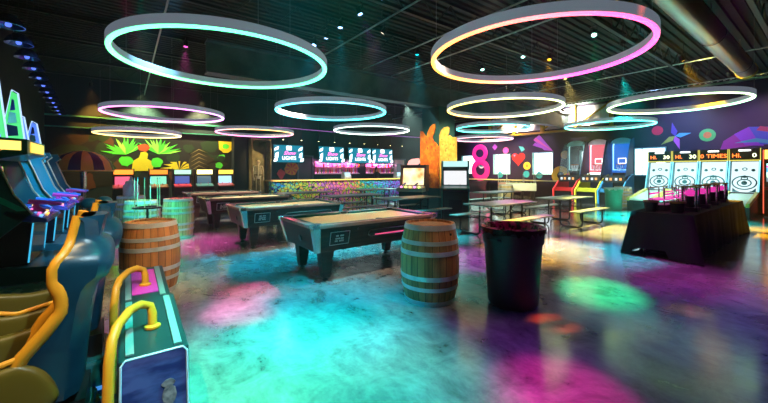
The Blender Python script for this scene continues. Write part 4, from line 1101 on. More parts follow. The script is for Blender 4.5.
# screens above the bar
TVG = glow('tv_teal', (.0, .16, .25), .9); TVW = glow('tv_white', (.85, .97, 1), 2.2); TVP = glow('tv_pink', (1, .12, .5), 2.2); TVB = mat('tv_bezel', (.01, .01, .012), .3)
def tv():
    t = thing('tv_screen', 'x', 'screen', (0, 0, 0), 0, 'screens hanging above the bar')
    MB().box(-.76, .76, -.03, .05, -.44, .44).build('tv_frame', TVB, t, bevel=.01)
    p = MB().box(-.735, .735, -.036, -.030, -.415, .415).build('display', TVG, t)
    for s in (-1, 1):
        for cx, cz, w_, h_, sk in ((.60, .25, .24, .22, .1), (.56, -.05, .20, .26, -.08), (.62, -.30, .22, .18, .05)):
            cx = cx * s + (.04 * s if cz < 0 else 0)
            MB().prism([(cx - w_ / 2, cz - h_ / 2), (cx + w_ / 2 - .05, cz - h_ / 2 + sk * .5), (cx + w_ / 2 - .02, cz + h_ / 2), (cx - w_ / 2 + .04, cz + h_ / 2 - abs(sk))], -.042, -.035, 'xz').build('white_graphic', TVW, t)
    MB().box(-.12, .14, -.042, -.035, .18, .38).build('white_graphic', TVW, t)
    text_obj('script_lettering', 'Show', .26, TVP, t, (0.02, -.04, .03), (PI / 2, 0, R(0)), width=.62, shear=.4)
    text_obj('block_lettering', 'LIGHTS', .24, TVW, t, (0, -.04, -.22), (PI / 2, 0, 0), width=.68)
    MB().cyl((0, .08, .3), (0, .08, 2.86), .02, n=8).box(-.2, .2, .05, .1, -.1, .35).build('mount', DARKM, t)
    return t
t0 = tv(); t0.location = (6.36, 16.2, 2.33); t0['label'] = 'screen reading LIGHTS nearest the skeleton case'
t0.rotation_euler = (R(-6), 0, 0)
tvl = [(8.7, 'screen reading LIGHTS, second from the skeleton case'), (10.47, 'screen reading LIGHTS, third from the skeleton case'), (12.03, 'screen reading LIGHTS nearest the pale door')]
for x, lab in tvl:
    o = dup(t0, (x, 16.2, 2.35), 0, lab); o.rotation_euler = (R(-6), 0, 0)
# round orange painting and small flower painting on the wall by the bar
b = MB()
b.prism(blob(6.85, 1.62, .36, .34, 18, .12), 17.06, 17.095, 'xz', m=0)
for k in range(8):
    a = k * .785
    b.prism([(6.85 + .05 * math.cos(a), 1.62 + .05 * math.sin(a)), (6.85 + .26 * math.cos(a + .25), 1.62 + .26 * math.sin(a + .25)), (6.85 + .34 * math.cos(a), 1.62 + .34 * math.sin(a))], 17.04, 17.07, 'xz', m=1)
b.prism(blob(6.3, 1.35, .2, .22, 12, .2), 17.05, 17.095, 'xz', m=1)
o = b.build('wall_painting', [mat('paint_orange', (.9, .3, .03), .5), mat('paint_red', (.8, .05, .08), .5)]); tag(o, 'orange and red swirl painting on the wall under the first screen', 'painting')

# person behind the bar
def skin_body(name, verts, edges, radii, m, parent, sub=2):
    me = bpy.data.meshes.new(name); me.from_pydata(verts, edges, [])
    o = bpy.data.objects.new(name, me); COL.objects.link(o)
    md = o.modifiers.new('skin', 'SKIN'); 
    for i, r_ in enumerate(radii):
        sv = me.skin_vertices[0].data[i] if me.skin_vertices else None
        if sv: sv.radius = r_ if isinstance(r_, tuple) else (r_, r_); sv.use_root = (i == 0)
    o.modifiers.new('sub', 'SUBSURF').levels = sub
    o.modifiers['sub'].render_levels = sub
    me.materials.append(m)
    o.parent = parent
    return o
def person(loc, rz, lab, shirt, hair):
    t = thing('person', lab, 'person', loc, rz)
    V = [(0, 0, .92), (0, 0, 1.10), (0, .0, 1.30), (0, 0, 1.40), (0, -.01, 1.47),
         (-.18, 0, 1.36), (-.24, -.05, 1.12), (-.17, -.25, 1.08), (-.13, -.31, 1.09),
         (.18, 0, 1.36), (.25, -.04, 1.12), (.19, -.26, 1.05), (.15, -.32, 1.06),
         (-.09, 0, .88), (-.10, -.02, .48), (-.10, .02, .07), (-.11, -.13, .04),
         (.09, 0, .88), (.10, -.02, .48), (.10, .02, .07), (.11, -.13, .04)]
    E_ = [(0, 1), (1, 2), (2, 3), (3, 4), (3, 5), (5, 6), (6, 7), (7, 8), (3, 9), (9, 10), (10, 11), (11, 12), (0, 13), (13, 14), (14, 15), (15, 16), (0, 17), (17, 18), (18, 19), (19, 20)]
    Rr = [(.14, .10), (.115, .09), (.14, .10), (.08, .07), .045, .055, .04, .033, .025, .055, .04, .033, .025, .08, .055, .04, .03, .08, .055, .04, .03]
    me = bpy.data.meshes.new('body'); me.from_pydata(V, E_, [])
    o = bpy.data.objects.new('body', me); COL.objects.link(o); o.parent = t
    o.modifiers.new('skin', 'SKIN')
    if me.skin_vertices:
        for i, r_ in enumerate(Rr):
            sv = me.skin_vertices[0].data[i]; sv.radius = r_ if isinstance(r_, tuple) else (r_, r_); sv.use_root = (i == 0)
    s = o.modifiers.new('sub', 'SUBSURF'); s.levels = 2; s.render_levels = 2
    me.materials.append(shirt)
    SK = mat('skin', (.55, .32, .22), .5)
    h = MB().sphere((0, -.01, 1.57), .098, 18, s=(.82, .98, 1.18)); h.sphere((0, -.108, 1.555), .016, 8); h.sphere((-.083, 0, 1.56), .02, 8, s=(.4, 1, 1.3)); h.sphere((.083, 0, 1.56), .02, 8, s=(.4, 1, 1.3))
    ho = h.build('head', SK, t, smooth=True)
    MB().sphere((-.03, -.098, 1.585), .011, 8).sphere((.03, -.098, 1.585), .011, 8).build('eye', BLACK, ho)
    MB().box(-.025, .025, -.102, -.092, 1.515, 1.524).build('mouth', mat('lips', (.45, .1, .1), .5), ho)
    MB().sphere((0, .025, 1.60), .112, 18, s=(.9, .98, 1.12)).tube([(-.07, .04, 1.6), (-.085, .05, 1.45), (-.075, .04, 1.34)], [.04, .045, .02], 8).tube([(.07, .04, 1.6), (.085, .05, 1.45), (.075, .04, 1.34)], [.04, .045, .02], 8).build('hair', hair, t, smooth=True)
    for s_, (hx_, hy_, hz_) in ((-1, (-.13, -.32, 1.09)), (1, (.15, -.33, 1.06))):
        hb = MB().sphere((hx_, hy_ - .02, hz_), .035, 10, s=(.9, 1.2, .5))
        for q in range(4): hb.tube([(hx_ - .024 + q * .016, hy_ - .05, hz_), (hx_ - .026 + q * .017, hy_ - .08, hz_ - .004), (hx_ - .026 + q * .017, hy_ - .095 + abs(q - 1.5) * .006, hz_ - .014)], .0075, 6)
        hb.tube([(hx_ - s_ * .028, hy_ - .01, hz_), (hx_ - s_ * .05, hy_ - .035, hz_ - .004), (hx_ - s_ * .052, hy_ - .055, hz_ - .01)], .008, 6)
        hb.build('hand', SK, t, smooth=True)
    return t
person((11.45, 15.95, 0), 0, 'person with long dark hair in black standing behind the bar', mat('black_shirt', (.02, .02, .03), .7), mat('dark_hair', (.03, .012, .008), .5))

# ------------------------------------------------------------------ column panels with leaf tops
OR1 = noisy('orange_leaf_print', (.85, .20, .02), (1.0, .36, .03), 6, (.4, .5), lo=.45, hi=.6)
OR2 = noisy('amber_leaf_print', (.95, .42, .05), (1.0, .58, .12), 7, (.4, .5), lo=.42, hi=.6)
def leafy(top, w_):
    return top
b = MB().prism([(9.42, .9), (9.42, 2.98), (9.3, 2.96), (9.16, 2.80), (9.10, 2.72), (9.03, 2.92), (8.92, 3.08), (8.78, 3.16), (8.66, 3.17), (8.64, 3.02), (8.7, 2.86), (8.82, 2.70), (8.72, 2.55), (8.62, 2.5), (8.5, 2.35), (8.5, .9)], 8.74, 8.775, 'yz')
o = b.build('leaf_panel', OR1); tag(o, 'deep orange leaf shaped panel on the side of the column facing the bar', 'wall panel', 'leaf shaped panels round the column')
b = MB().prism([(8.78, .9), (8.78, 2.74), (8.86, 2.92), (9.0, 3.04), (9.16, 3.08), (9.26, 3.04), (9.24, 2.88), (9.16, 2.72), (9.3, 2.78), (9.42, 2.72), (9.66, 2.74), (9.66, .9)], 8.45, 8.485, 'xz')
o = b.build('leaf_panel', OR2); tag(o, 'amber leaf shaped panel on the column side above the white screen arcade', 'wall panel', 'leaf shaped panels round the column')
b = MB()
for k in range(14):
    y_ = random.uniform(8.6, 9.25); z_ = random.uniform(1.2, 2.7)
    b.prism([(y_, z_), (y_ + .05, z_ + .06), (y_ + .03, z_ + .12), (y_ - .02, z_ + .05)], 8.735, 8.742, 'yz')
b.build('leaf_marks', mat('rust_marks', (.55, .07, .03), .5), bpy.data.objects['leaf_panel'])
b = MB()
for k in range(12):
    y_ = random.uniform(8.8, 9.5); z_ = random.uniform(1.6, 2.6)
    b.prism([(y_, z_), (y_ + .04, z_ + .03), (y_ + .03, z_ + .07), (y_ - .02, z_ + .03)], 8.443, 8.452, 'xz')
b.build('leaf_marks', mat('olive_marks', (.35, .25, .03), .5), bpy.data.objects['leaf_panel.001'])

# ------------------------------------------------------------------ the two machines at the column
t = thing('arcade_cabinet', 'tall teal arcade cabinet with a big white screen and lit white header', 'arcade game', (8.66, 7.66, 0), R(-47))
TEALB = mat('teal_cabinet', (.02, .22, .23), .35, coat=.3)
for s in (-1, 1):
    MB().prism([(.36, 0), (-.34, 0), (-.36, .80), (-.50, .92), (-.48, .97), (-.16, 1.04), (-.06, 1.52), (-.38, 1.62), (-.38, 1.84), (.30, 1.86), (.36, 1.1)], s * .40, s * .44, 'yz').build('side_panel', TEALB, t, bevel=.008)
MB().box(-.40, .40, -.32, .34, 0, .86).box(-.40, .40, .0, .30, .86, 1.82).build('cabinet', mat('cab_black', (.012, .02, .02), .4), t)
MB().prism([(-.49, .915), (-.48, .965), (-.14, 1.035), (-.1, .98)], -.42, .42, 'yz').build('control_panel', TEALB, t)
MB().prism([(-.165, 1.06), (-.07, 1.51), (-.05, 1.51), (-.14, 1.06)], -.36, .36, 'yz').build('screen', glow('white_screen', (.75, .76, .78), .75), t)
MB().prism([(-.395, 1.64), (-.395, 1.82), (-.38, 1.82), (-.38, 1.64)], -.38, .38, 'yz').build('marquee', glow('white_header', (.45, .8, .78), .8), t)
j = MB()
for x in (-.2, .15):
    j.cyl((x, -.33, .98), (x, -.33, 1.05), .007, n=6); j.sphere((x, -.33, 1.06), .022, 8)
j.build('joystick', BLACK, t)
MB().box(.442, .452, -.25, .28, .15, .80).build('side_art', mat('orange_art', (.85, .4, .12), .5), t)
MB().box(-.2, .2, -.335, -.322, .2, .6).build('coin_door', DARKM, t)

t = thing('shooting_game', 'shooting game with bright orange screen and red topper beside the column', 'arcade game', (7.95, 8.95, 0), R(-62), 'games at the column')
MB().box(-.42, .42, -.25, .40, 0, .80).build('cabinet', mat('teal_dark_cab', (.01, .06, .07), .4), t, bevel=.01)
MB().prism([(-.34, .80), (-.34, .92), (.0, 1.0), (.1, .80)], -.46, .46, 'yz').build('control_deck', mat('deck_pale', (.35, .45, .4), .3), t, bevel=.01)
b = MB()
for k in range(5): b.sphere((-.32 + k * .16, -.25, .96), .035, 10, m=k % 3)
b.build('button', [glow('btn_pink', (1, .15, .6), 3), glow('btn_lime', (.6, 1, .1), 3), glow('btn_amber', (1, .5, .1), 3)], t)
for s in (-1, 1):
    MB().prism([(-.05, 1.0), (.05, 1.62), (.0, 1.72), (.40, 1.72), (.40, .8), (.0, .8)], s * .42, s * .46, 'yz').build('side_panel', mat('brown_side', (.10, .05, .02), .4), t)
    MB().tube([(s * .22, -.42, 1.02), (s * .22, -.12, 1.08)], [.025, .035], 8).build('toy_gun', mat('gun_blue', (.05, .2, .8), .3), t)
MB().box(-.42, .42, .12, .38, .98, 1.70).build('monitor', BLACK, t)
MB().prism([(.02, 1.02), (.10, 1.60), (.12, 1.60), (.05, 1.02)], -.38, .38, 'yz').build('screen', voronoi_paint('orange_scene', 6, .5, 1.0), t)
MATS['orange_scene'].node_tree.nodes['Principled BSDF'].inputs['Emission Strength'].default_value = 1.2
N_, L2_, B_ = nodes(MATS['orange_scene'])
cr_ = N_.new('ShaderNodeValToRGB'); cr_.color_ramp.elements[0].color = (.9, .25, .02, 1); cr_.color_ramp.elements[1].color = (1, .9, .6, 1)
vv = [n_ for n_ in N_ if n_.type == 'TEX_VORONOI'][0]; vv.inputs['Scale'].default_value = 4
L2_.new(vv.outputs['Distance'], cr_.inputs[0]); L2_.new(cr_.outputs[0], B_.inputs['Emission Color']); L2_.new(cr_.outputs[0], B_.inputs['Base Color']); B_.inputs['Emission Strength'].default_value = 1.0
MB().prism([(-.22, 1.72), (-.16, 1.86), (-.05, 1.92), (.2, 1.94), (.24, 1.80), (.16, 1.72)], .05, .12, 'xz').build('topper', glow('red_topper', (1, .35, .3), 1.2), t)

# ------------------------------------------------------------------ skee lanes
SKW = .81
SKG = mat('lane_green_white', (.55, .85, .75), .3)
def skee():
    t = thing('skee_ball_lane', 'x', 'arcade game', (0, 0, 0), 0, 'skee ball lanes side by side')
    hw = SKW / 2 - .01
    # local: front -y ; back at y=.5 ; display plane y=-.35
    MB().prism([(-2.75, 0), (-2.8, .40), (-.5, .72), (.5, .75), (.5, 0)], -hw, hw, 'yz').build('lane_cabinet', BLACK, t, bevel=.01)
    MB().prism([(-2.77, .405), (-2.75, .45), (-.85, .72), (-.85, .68)], -hw + .09, hw - .09, 'yz').build('lane', SKG, t)
    for s in (-1, 1):
        MB().prism([(-2.82, .38), (-2.8, .50), (-.8, .80), (-.8, .68)], s * hw - (.09 if s > 0 else 0), s * hw + (.09 if s < 0 else 0), 'yz').build('side_rail', mat('rail_yellow', (.75, .7, .15), .4), t, bevel=.008)
        MB().prism([(-.85, .70), (-.42, 1.88), (-.36, 1.88), (.5, 1.88), (.5, .70)], s * hw - (.045 if s > 0 else 0), s * hw + (.045 if s < 0 else 0), 'yz').build('side_panel', mat('skee_teal', (.01, .20, .26), .3), t, bevel=.006)
        MB().tube([(s * (hw - .02), -.87, .72), (s * (hw - .02), -.44, 1.88)], .014, 6).build('edge_light', glow('skee_edge', (.2, .8, 1), 1.6), t)
    q = Matrix.Translation((0, -.60, .76)) @ Matrix.Rotation(-R(16), 4, 'X')
    bd = MB().box(-hw + .06, hw - .06, .0, .03, 0, 1.12, M=q).build('target_board', glow('target_white', (.62, .86, .90), .85), t)
    tl = mat('target_line', (.01, .16, .20), .5)
    rg = MB()
    def ell(rx, rz_, cz, th, a0=0, a1=2 * PI):
        n = 28
        pts = [(rx * math.cos(a0 + (a1 - a0) * k / n), -.008, cz + rz_ * math.sin(a0 + (a1 - a0) * k / n)) for k in range(n + 1)]
        rg.tube(pts, th, 6, M=q)
    ell(.30, .24, .34, .020); ell(.17, .13, .33, .018); ell(.08, .055, .50, .016)
    ell(.055, .045, .84, .014, 0, 2 * PI)
    rg.build('target_ring', tl, bd, smooth=True)
    for cx, cz, r_ in ((0, .33, .075), (-.21, .80, .05), (.21, .80, .05), (0, .56, .05)):
        MB().cyl((cx, .0, cz), (cx, -.012, cz), r_, n=18, M=q).build('score_hole', tl, bd)
    for s in (-1, 1):
        MB().prism([(s * .29, .15), (s * .20, .05), (s * .10, .0), (s * .29, .0)], min(-.012, 0), 0, 'xz', M=q).build('corner_mark', tl, bd)
    MB().box(-hw, hw, -.44, .3, 1.88, 2.30).build('score_box', mat('score_black', (.012, .01, .01), .3), t, bevel=.008)
    tr = MB()
    for s in (-1, 1): tr.box(s * hw - (.02 if s > 0 else 0), s * hw + (.02 if s < 0 else 0), -.455, -.435, 1.86, 2.30)
    tr.box(-hw, hw, -.458, -.435, 1.86, 1.90)
    tr.build('yellow_trim', glow('skee_trim', (.8, .7, .1), .7), t)
    MB().prism(arc(-.13, 2.235, .028, PI / 2, 3 * PI / 2, 6) + arc(.13, 2.235, .028, -PI / 2, PI / 2, 6), -.452, -.438, 'xz').build('name_badge', glow('badge_white', (.9, 1, 1), 1.8), t)
    MB().box(-.2, .2, -2.80, -2.775, .12, .30).build('coin_door', DARKM, t)
    return t
SX = 18.3 - 0.0
ORN = glow('score_orange', (1, .16, .02), 2.6); GRN = glow('score_pale', (.9, 1, .5), 2.4)
sk0 = skee()
labs = ['skee ball lane nearest the windows, score reading 30', 'skee ball lane second from the windows, score reading 30', 'skee ball lane with orange TIMES sign', 'skee ball lane nearest the dark prize cabinet, score reading 0']
texts = [(('HI.', -.2, ORN, .2), ('30', .22, GRN, .2)), (('HI.', -.2, ORN, .2), ('30', .22, GRN, .2)), (('0 TIMES', 0, ORN, .72),), (('HI.', -.2, ORN, .22), ('0', .24, GRN, .1))]
skp = []
for k in range(4):
    yy = 4.95 - SKW * (k + .5)
    if k == 0: o = sk0; o.location = (18.0, yy, 0); o.rotation_euler = (0, 0, FACE_L)
    else: o = dup(sk0, (18.0, yy, 0), FACE_L)
    o['label'] = labs[k]; skp.append(o)
for k, o in enumerate(skp):
    for s, x, m, w_ in texts[k]:
        text_obj('score_digits', s, .2, m, o, (x, -.45, 2.05), (PI / 2, 0, 0), width=w_)

# ------------------------------------------------------------------ basketball machines
def hoops(y, lab, frame_c, board, low, nm):
    t = thing('basketball_machine', lab, 'arcade game', (17.85, y, 0), FACE_L, 'basketball machines in a row')
    hw = .45; fm = mat('hoop_frame_' + nm, tuple(q * .5 for q in frame_c), .6)
    lowm = mat('hoop_low_' + nm, low, .3, coat=.4)
    for s in (-1, 1):
        MB().prism([(-1.0, 0), (-1.05, .62), (-.85, .74), (-.55, 1.0), (.0, 1.25), (.5, 1.4), (.5, 0)], s * hw - (.04 if s > 0 else 0), s * hw + (.04 if s < 0 else 0), 'yz').build('lower_side', lowm, t, bevel=.006)
        MB().tube([(s * hw, -1.02, .05), (s * hw, -1.07, .62), (s * hw, -.86, .76), (s * hw, -.55, 1.03)], .018, 6).build('edge_light', glow('hoop_edge_' + nm, tuple(min(1, c_ * 1.6 + .03) for c_ in low), 1.2), t)
        pole = MB().cyl((s * hw, .45, 1.3), (s * hw, .45, 2.8), .025, n=8).build('post', fm, t)
        pn = [(-.55, 1.25), (-.1, 2.55), (.1, 2.9), (.5, 3.0), (.5, 1.4)]
        MB().prism(pn, s * hw - (.012 if s > 0 else 0), s * hw + (.012 if s < 0 else 0), 'yz').build('side_net', fm if nm != 'clear' else mat('clear_side', (.3, .45, .5), .2, alpha=.2), t)
    MB().box(-hw + .04, hw - .04, -.95, .45, 0, .55).build('ball_return', mat('hoop_dark', (.01, .012, .02), .4), t)
    MB().prism([(-1.0, .55), (-.84, .72), (-.75, .70), (-.90, .5)], -hw + .04, hw - .04, 'yz').build('front_lip', lowm, t)
    MB().prism([(-.56, .98), (-.50, 1.30), (-.44, 1.30), (-.5, .98)], -hw + .03, hw - .03, 'yz').build('score_panel', BLACK, t)
    for q, x0_ in enumerate((-.32, -.16, .05, .22)):
        MB().box(x0_, x0_ + .09, -.558, -.548, 1.08, 1.19).build('score_light', glow('score_%d' % (q % 2), (1, .4, .1) if q % 2 else (.7, .85, .9), .9), t)
    arch = [(-hw + .02, 1.42)] + [(hw - .02, 1.42)] + [(hw - .02, 2.75)] + arc(0, 2.75, hw - .02, 0, PI, 14)[1:-1] + [(-hw + .02, 2.75)]
    def sc_arch(k_, c=(0, 2.15)):
        return [(c[0] + (p[0] - c[0]) * k_, c[1] + (p[1] - c[1]) * k_) for p in arch]
    # arch is flattened
    flat = lambda pts: [(p[0], p[1] if p[1] < 2.75 else 2.75 + (p[1] - 2.75) * .6) for p in pts]
    MB().prism(flat(arch), .44, .48, 'xz').build('backboard', board, t)
    e = flat(sc_arch(.82))
    MB().tube([(p[0], .41, p[1]) for p in e], .028, 6, closed=True).build('board_outline', glow('hoop_line_' + nm, *HL[nm]), t)
    if nm != 'clear':
        MB().tube([(-.15, .42, 1.85), (.15, .42, 1.85), (.15, .42, 2.08), (-.15, .42, 2.08)], .016, 6, closed=True).build('target_square', glow('sq_white', (1, 1, 1), 2.2), t)
    MB().tube([(.17 * math.cos(a), .22 + .17 * math.sin(a), 1.80) for a in [2 * PI * q / 20 for q in range(20)]], .012, 6, closed=True).build('rim', mat('rim_orange', (.9, .2, .02), .4), t)
    nt = MB()
    for q in range(10):
        a = 2 * PI * q / 10
        nt.tube([(.17 * math.cos(a), .22 + .17 * math.sin(a), 1.8), (.10 * math.cos(a + .3), .22 + .10 * math.sin(a + .3), 1.5)], .005, 4)
        nt.tube([(.17 * math.cos(a), .22 + .17 * math.sin(a), 1.8), (.10 * math.cos(a - .3), .22 + .10 * math.sin(a - .3), 1.5)], .005, 4)
    nt.build('net', WHITE, t)
    MB().prism(flat([(p[0] * 1.0, p[1]) for p in arc(0, 2.76, hw, 0, PI, 14)]), .34, .5, 'xz').build('top_hood', mat('hood_' + nm, HL[nm][0], .3, coat=.5), t)
    return t
HL = {'clear': ((.35, .75, .75), .6), 'pink': ((1, .6, .7), 1.6), 'blue': ((.25, .65, 1), 1.5)}
hoops(8.12, 'basketball machine with a clear back and red lower cabinet', (.35, .45, .5), mat('clear_board', (.5, .6, .62), .15, alpha=.2), (.65, .02, .02), 'clear')
hoops(7.10, 'basketball machine with a glowing pink backboard and yellow lower cabinet', (.02, .12, .4), glow('board_pink', (.75, .10, .16), .7), (.75, .75, .03), 'pink')
hoops(6.12, 'basketball machine with a glowing blue backboard behind the yellow barrel', (.02, .10, .45), glow('board_blue', (.01, .12, .6), .7), (.02, .28, .55), 'blue')

# ------------------------------------------------------------------ window ledge and games below the windows
t = thing('window_counter', 'long yellow counter along the window wall', 'counter', (0, 0, 0))
MB().box(18.35, 19.0, 9.1, 16.6, .92, .97).build('counter_top', mat('counter_yellow', (.85, .75, .3), .35), t, bevel=.01)
for k in range(6):
    MB().box(18.5, 18.56, 9.3 + k * 1.4, 9.36 + k * 1.4, 0, .92).build('leg', BLACK, t)
def foos(x, y, lab, side_c, rz):
    t = thing('foosball_table', lab, 'game table', (x, y, 0), rz, 'table football games under the windows')
    MB().box(-.38, .38, -.65, .65, .58, .92).build('cabinet', mat('foos_' + lab[:5], side_c, .4), t, bevel=.01)
    MB().box(-.33, .33, -.6, .6, .86, .925).build('pitch', mat('pitch_green', (.03, .3, .1), .6), t)
    for sx in (-1, 1):
        for sy in (-1, 1):
            MB().box(sx * .32 - .05, sx * .32 + .05, sy * .55 - .05, sy * .55 + .05, 0, .58).build('leg', BLACK, t)
    for k in range(6):
        yy = -.5 + k * .2
        r_ = MB().cyl((-.62, yy, .95), (.62, yy, .95), .01, n=6).cyl((.58, yy, .95), (.72, yy, .95), .02, n=8).build('rod', CHROME, t)
    MB().tube([(-.36, -.62, .92), (-.36, -.62, 1.32), (.36, -.62, 1.32), (.36, -.62, .92)], .014, 6).build('lamp_frame', mat('frame_grey', (.5, .6, .6), .3, .6), t)
    MB().tube([(-.36, .62, .92), (-.36, .62, 1.32), (.36, .62, 1.32), (.36, .62, .92)], .014, 6).build('lamp_frame', mat('frame_grey', (.5, .6, .6), .3, .6), t)
    return t
foos(15.0, 9.2, 'white sided table football game beside the yellow barrel', (.75, .78, .75), R(35))
foos(16.2, 10.5, 'pink sided table football game under the third window', (.8, .45, .4), R(35))
# dark booth
t = thing('booth_seat', 'dark maroon booth seat under the pink painted numeral', 'seat', (13.4, 11.2, 0), R(-53))
MB().box(-1.0, 1.0, -.3, .3, .12, .46).build('seat', mat('maroon', (.10, .012, .03), .5), t, bevel=.03)
MB().box(-1.0, 1.0, .2, .34, .46, 1.0).build('backrest', mat('maroon', (.10, .012, .03), .5), t, bevel=.03)
MB().box(-.95, .95, -.25, .28, 0, .12).build('plinth', BLACK, t)

# ------------------------------------------------------------------ painted shapes on the window wall
XW = XR
def decal(name, lab, parts, mats, cat='painting', group='painted party shapes on the window wall'):
    b = MB()
    for i, (pts, m) in enumerate(parts):
        b.prism(pts, XW - .006 - .002 * (i + 1), XW - .0005, 'yz', m=m)
    o = b.build(name, mats)
    return tag(o, lab, cat, group)
def circ(cy, cz, r, n=24, k=1.0): return [(cy + r * k * math.cos(2 * PI * q / n), cz + r * math.sin(2 * PI * q / n)) for q in range(n)]
PK = mat('paint_hot_pink', (.85, .03, .30), .4); PKL = mat('paint_light_pink', (1, .25, .55), .4); DV = PURP
# the big numeral, modelled as a raised balloon shape
b = MB()
def loop(cy, cz, ry, rz_, th, m=0, n=30, b=b):
    b.tube([(XW - .05, cy + ry * math.cos(2 * PI * q / n), cz + rz_ * math.sin(2 * PI * q / n)) for q in range(n)], th, 10, m=m, closed=True, M=None)
loop(14.75, 2.68, .48, .44, .17); loop(14.7, 1.55, .56, .54, .20)
for v in b.v: v.x = XW - .002 + (v.x - XW + .05) * .22 - .055
o = b.build('painted_numeral', [PK], smooth=True); tag(o, 'big pink balloon figure eight between the first two windows', 'painting', 'painted party shapes on the window wall')
decal('painted_badge', 'small white and green round badge on the pink figure eight', [(circ(14.65, 1.92, .26), 0), (circ(14.65, 1.92, .17), 1)], [mat('badge_cream', (.8, .9, .75), .4), mat('badge_green', (.1, .5, .4), .4)])
heart = [(11.93 + .028 * 16 * math.sin(t_) ** 3 , 2.25 + .028 * (13 * math.cos(t_) - 5 * math.cos(2 * t_) - 2 * math.cos(3 * t_) - math.cos(4 * t_))) for t_ in [2 * PI * q / 30 for q in range(30)]]
decal('painted_heart', 'red painted heart with a teal arrow tip beside the second window', [(heart, 0), ([(11.75, 2.72), (11.9, 3.0), (11.62, 2.95), (11.5, 2.78), (11.7, 2.66)], 1), ([(12.2, 2.35), (12.25, 2.5), (12.1, 2.48)], 2)], [mat('paint_red2', (.85, .03, .03), .35), mat('paint_teal', (.1, .7, .65), .4), PKL])
decal('painted_diamond', 'small violet painted diamond beside the pink figure eight', [([(13.6, 2.84), (13.4, 3.04), (13.6, 3.25), (13.8, 3.04)], 0)], [mat('paint_violet', (.55, .12, .7), .4)])
decal('painted_ring', 'small pink painted ring above the second window', [(circ(12.8, 2.78, .2), 0), (circ(12.8, 2.78, .09), 1)], [mat('paint_magenta', (.85, .1, .55), .4), mat('paint_violet', (.55, .12, .7), .4)])
decal('painted_kite', 'purple and pink painted party hat cone above the third window', [([(10.95, 3.3), (10.6, 3.6), (9.8, 2.62), (10.3, 2.68)], 0), ([(10.95, 3.3), (10.82, 3.45), (9.8, 2.62)], 1), ([(11.0, 3.0), (10.85, 3.15), (9.95, 2.62)], 0)], [mat('paint_violet', (.55, .12, .7), .4), mat('paint_pinkv', (.9, .15, .55), .4)])
decal('painted_dot', 'yellow painted dot between the second and third windows', [(circ(11.36, 1.8, .23), 0), (circ(11.36, 1.8, .1), 1)], [mat('paint_yellow', (.95, .75, .05), .4), mat('paint_orange', (.9, .3, .03), .5)])
decal('painted_dot', 'tan painted dot beside the clear basketball machine', [(circ(9.15, 2.38, .22), 0)], [mat('paint_tan', (.85, .5, .2), .4)])
b = MB(); loop(9.35, 1.25, .34, .36, .16, b=b)
for v in b.v: v.x = XW - .002 + (v.x - XW + .05) * .22 - .055
o = b.build('painted_ring', [mat('paint_yellow', (.95, .75, .05), .4)], smooth=True); tag(o, 'thick yellow painted ring behind the red basketball machine', 'painting', 'painted party shapes on the window wall')
decal('painted_dot', 'red painted dot above the skee lane nearest the windows', [(circ(5.05, 3.32, .21), 0)], [mat('paint_red3', (.9, .02, .10), .4)])
cy, cz = 4.42, 3.02
st = []
for k, (a, ln, m) in enumerate(((R(100), .62, 0), (R(160), .55, 1), (R(215), .6, 2), (R(285), .6, 3), (R(10), .55, 2))):
    a2 = PI - a
    st.append(([(cy, cz), (cy + ln * .35 * math.cos(a2 + .55), cz + ln * .35 * math.sin(a2 + .55)), (cy + ln * math.cos(a2), cz + ln * math.sin(a2)), (cy + ln * .35 * math.cos(a2 - .55), cz + ln * .35 * math.sin(a2 - .55))], m))
decal('painted_star', 'four coloured painted star above the skee lanes', [(st[0][0], 0), (st[4][0], 1), (st[2][0], 2), (st[3][0], 3)], [mat('star_indigo', (.12, .06, .5), .4), mat('star_blue', (.1, .6, .9), .4), mat('star_olive', (.5, .6, .1), .4), mat('star_magenta', (.8, .15, .8), .4)])
decal('painted_dot', 'green painted dot with orange centre above the skee lanes', [(circ(3.38, 2.98, .26), 0), (circ(3.38, 2.98, .13), 1)], [mat('dot_green', (.1, .75, .15), .4), mat('dot_orange', (.95, .3, .05), .4)])
decal('painted_fan', 'purple red and blue painted fan above the end skee lane', [([(3.0, 2.35), (2.9, 2.7), (2.45, 3.05), (2.2, 3.2), (1.9, 2.5)], 0), ([(2.2, 3.2), (2.6, 2.95), (2.3, 2.5), (1.8, 2.45)], 1), ([(2.2, 3.2), (1.6, 3.15), (1.0, 2.95), (1.2, 2.5), (1.9, 2.5)], 2), ([(1.9, 3.2), (.8, 2.9), (.9, 2.75), (2.0, 3.05)], 3), ([(2.6, 2.6), (2.0, 2.75), (.9, 2.45), (1.0, 2.38), (2.0, 2.6)], 4)], [mat('fan_magenta', (.35, .02, .3), .4), mat('fan_violet', (.3, .05, .6), .4), mat('fan_blue', (.05, .12, .6), .4), mat('fan_red', (.5, .03, .1), .4), mat('fan_teal', (.05, .5, .5), .4)])
for k, (yy, zz) in enumerate(((13.2, 1.05), (11.4, 1.1), (10.6, 1.05))):
    decal('painted_dot', ['teal painted half ball under the second window', 'teal painted ball above the white table football game', 'blue painted ball under the third window'][k], [(circ(yy, zz + .2, .2), 0)], [mat('paint_teal2', (.03, .4, .5), .4)])
decal('painted_swirl', 'blue painted swirl low on the wall beside the blue basketball machine', [(circ(5.1, .8, .32, k=.6), 0), (circ(5.1, .8, .2, k=.6), 1)], [mat('swirl_blue', (.04, .12, .7), .4), mat('swirl_dark', (.01, .03, .2), .4)])

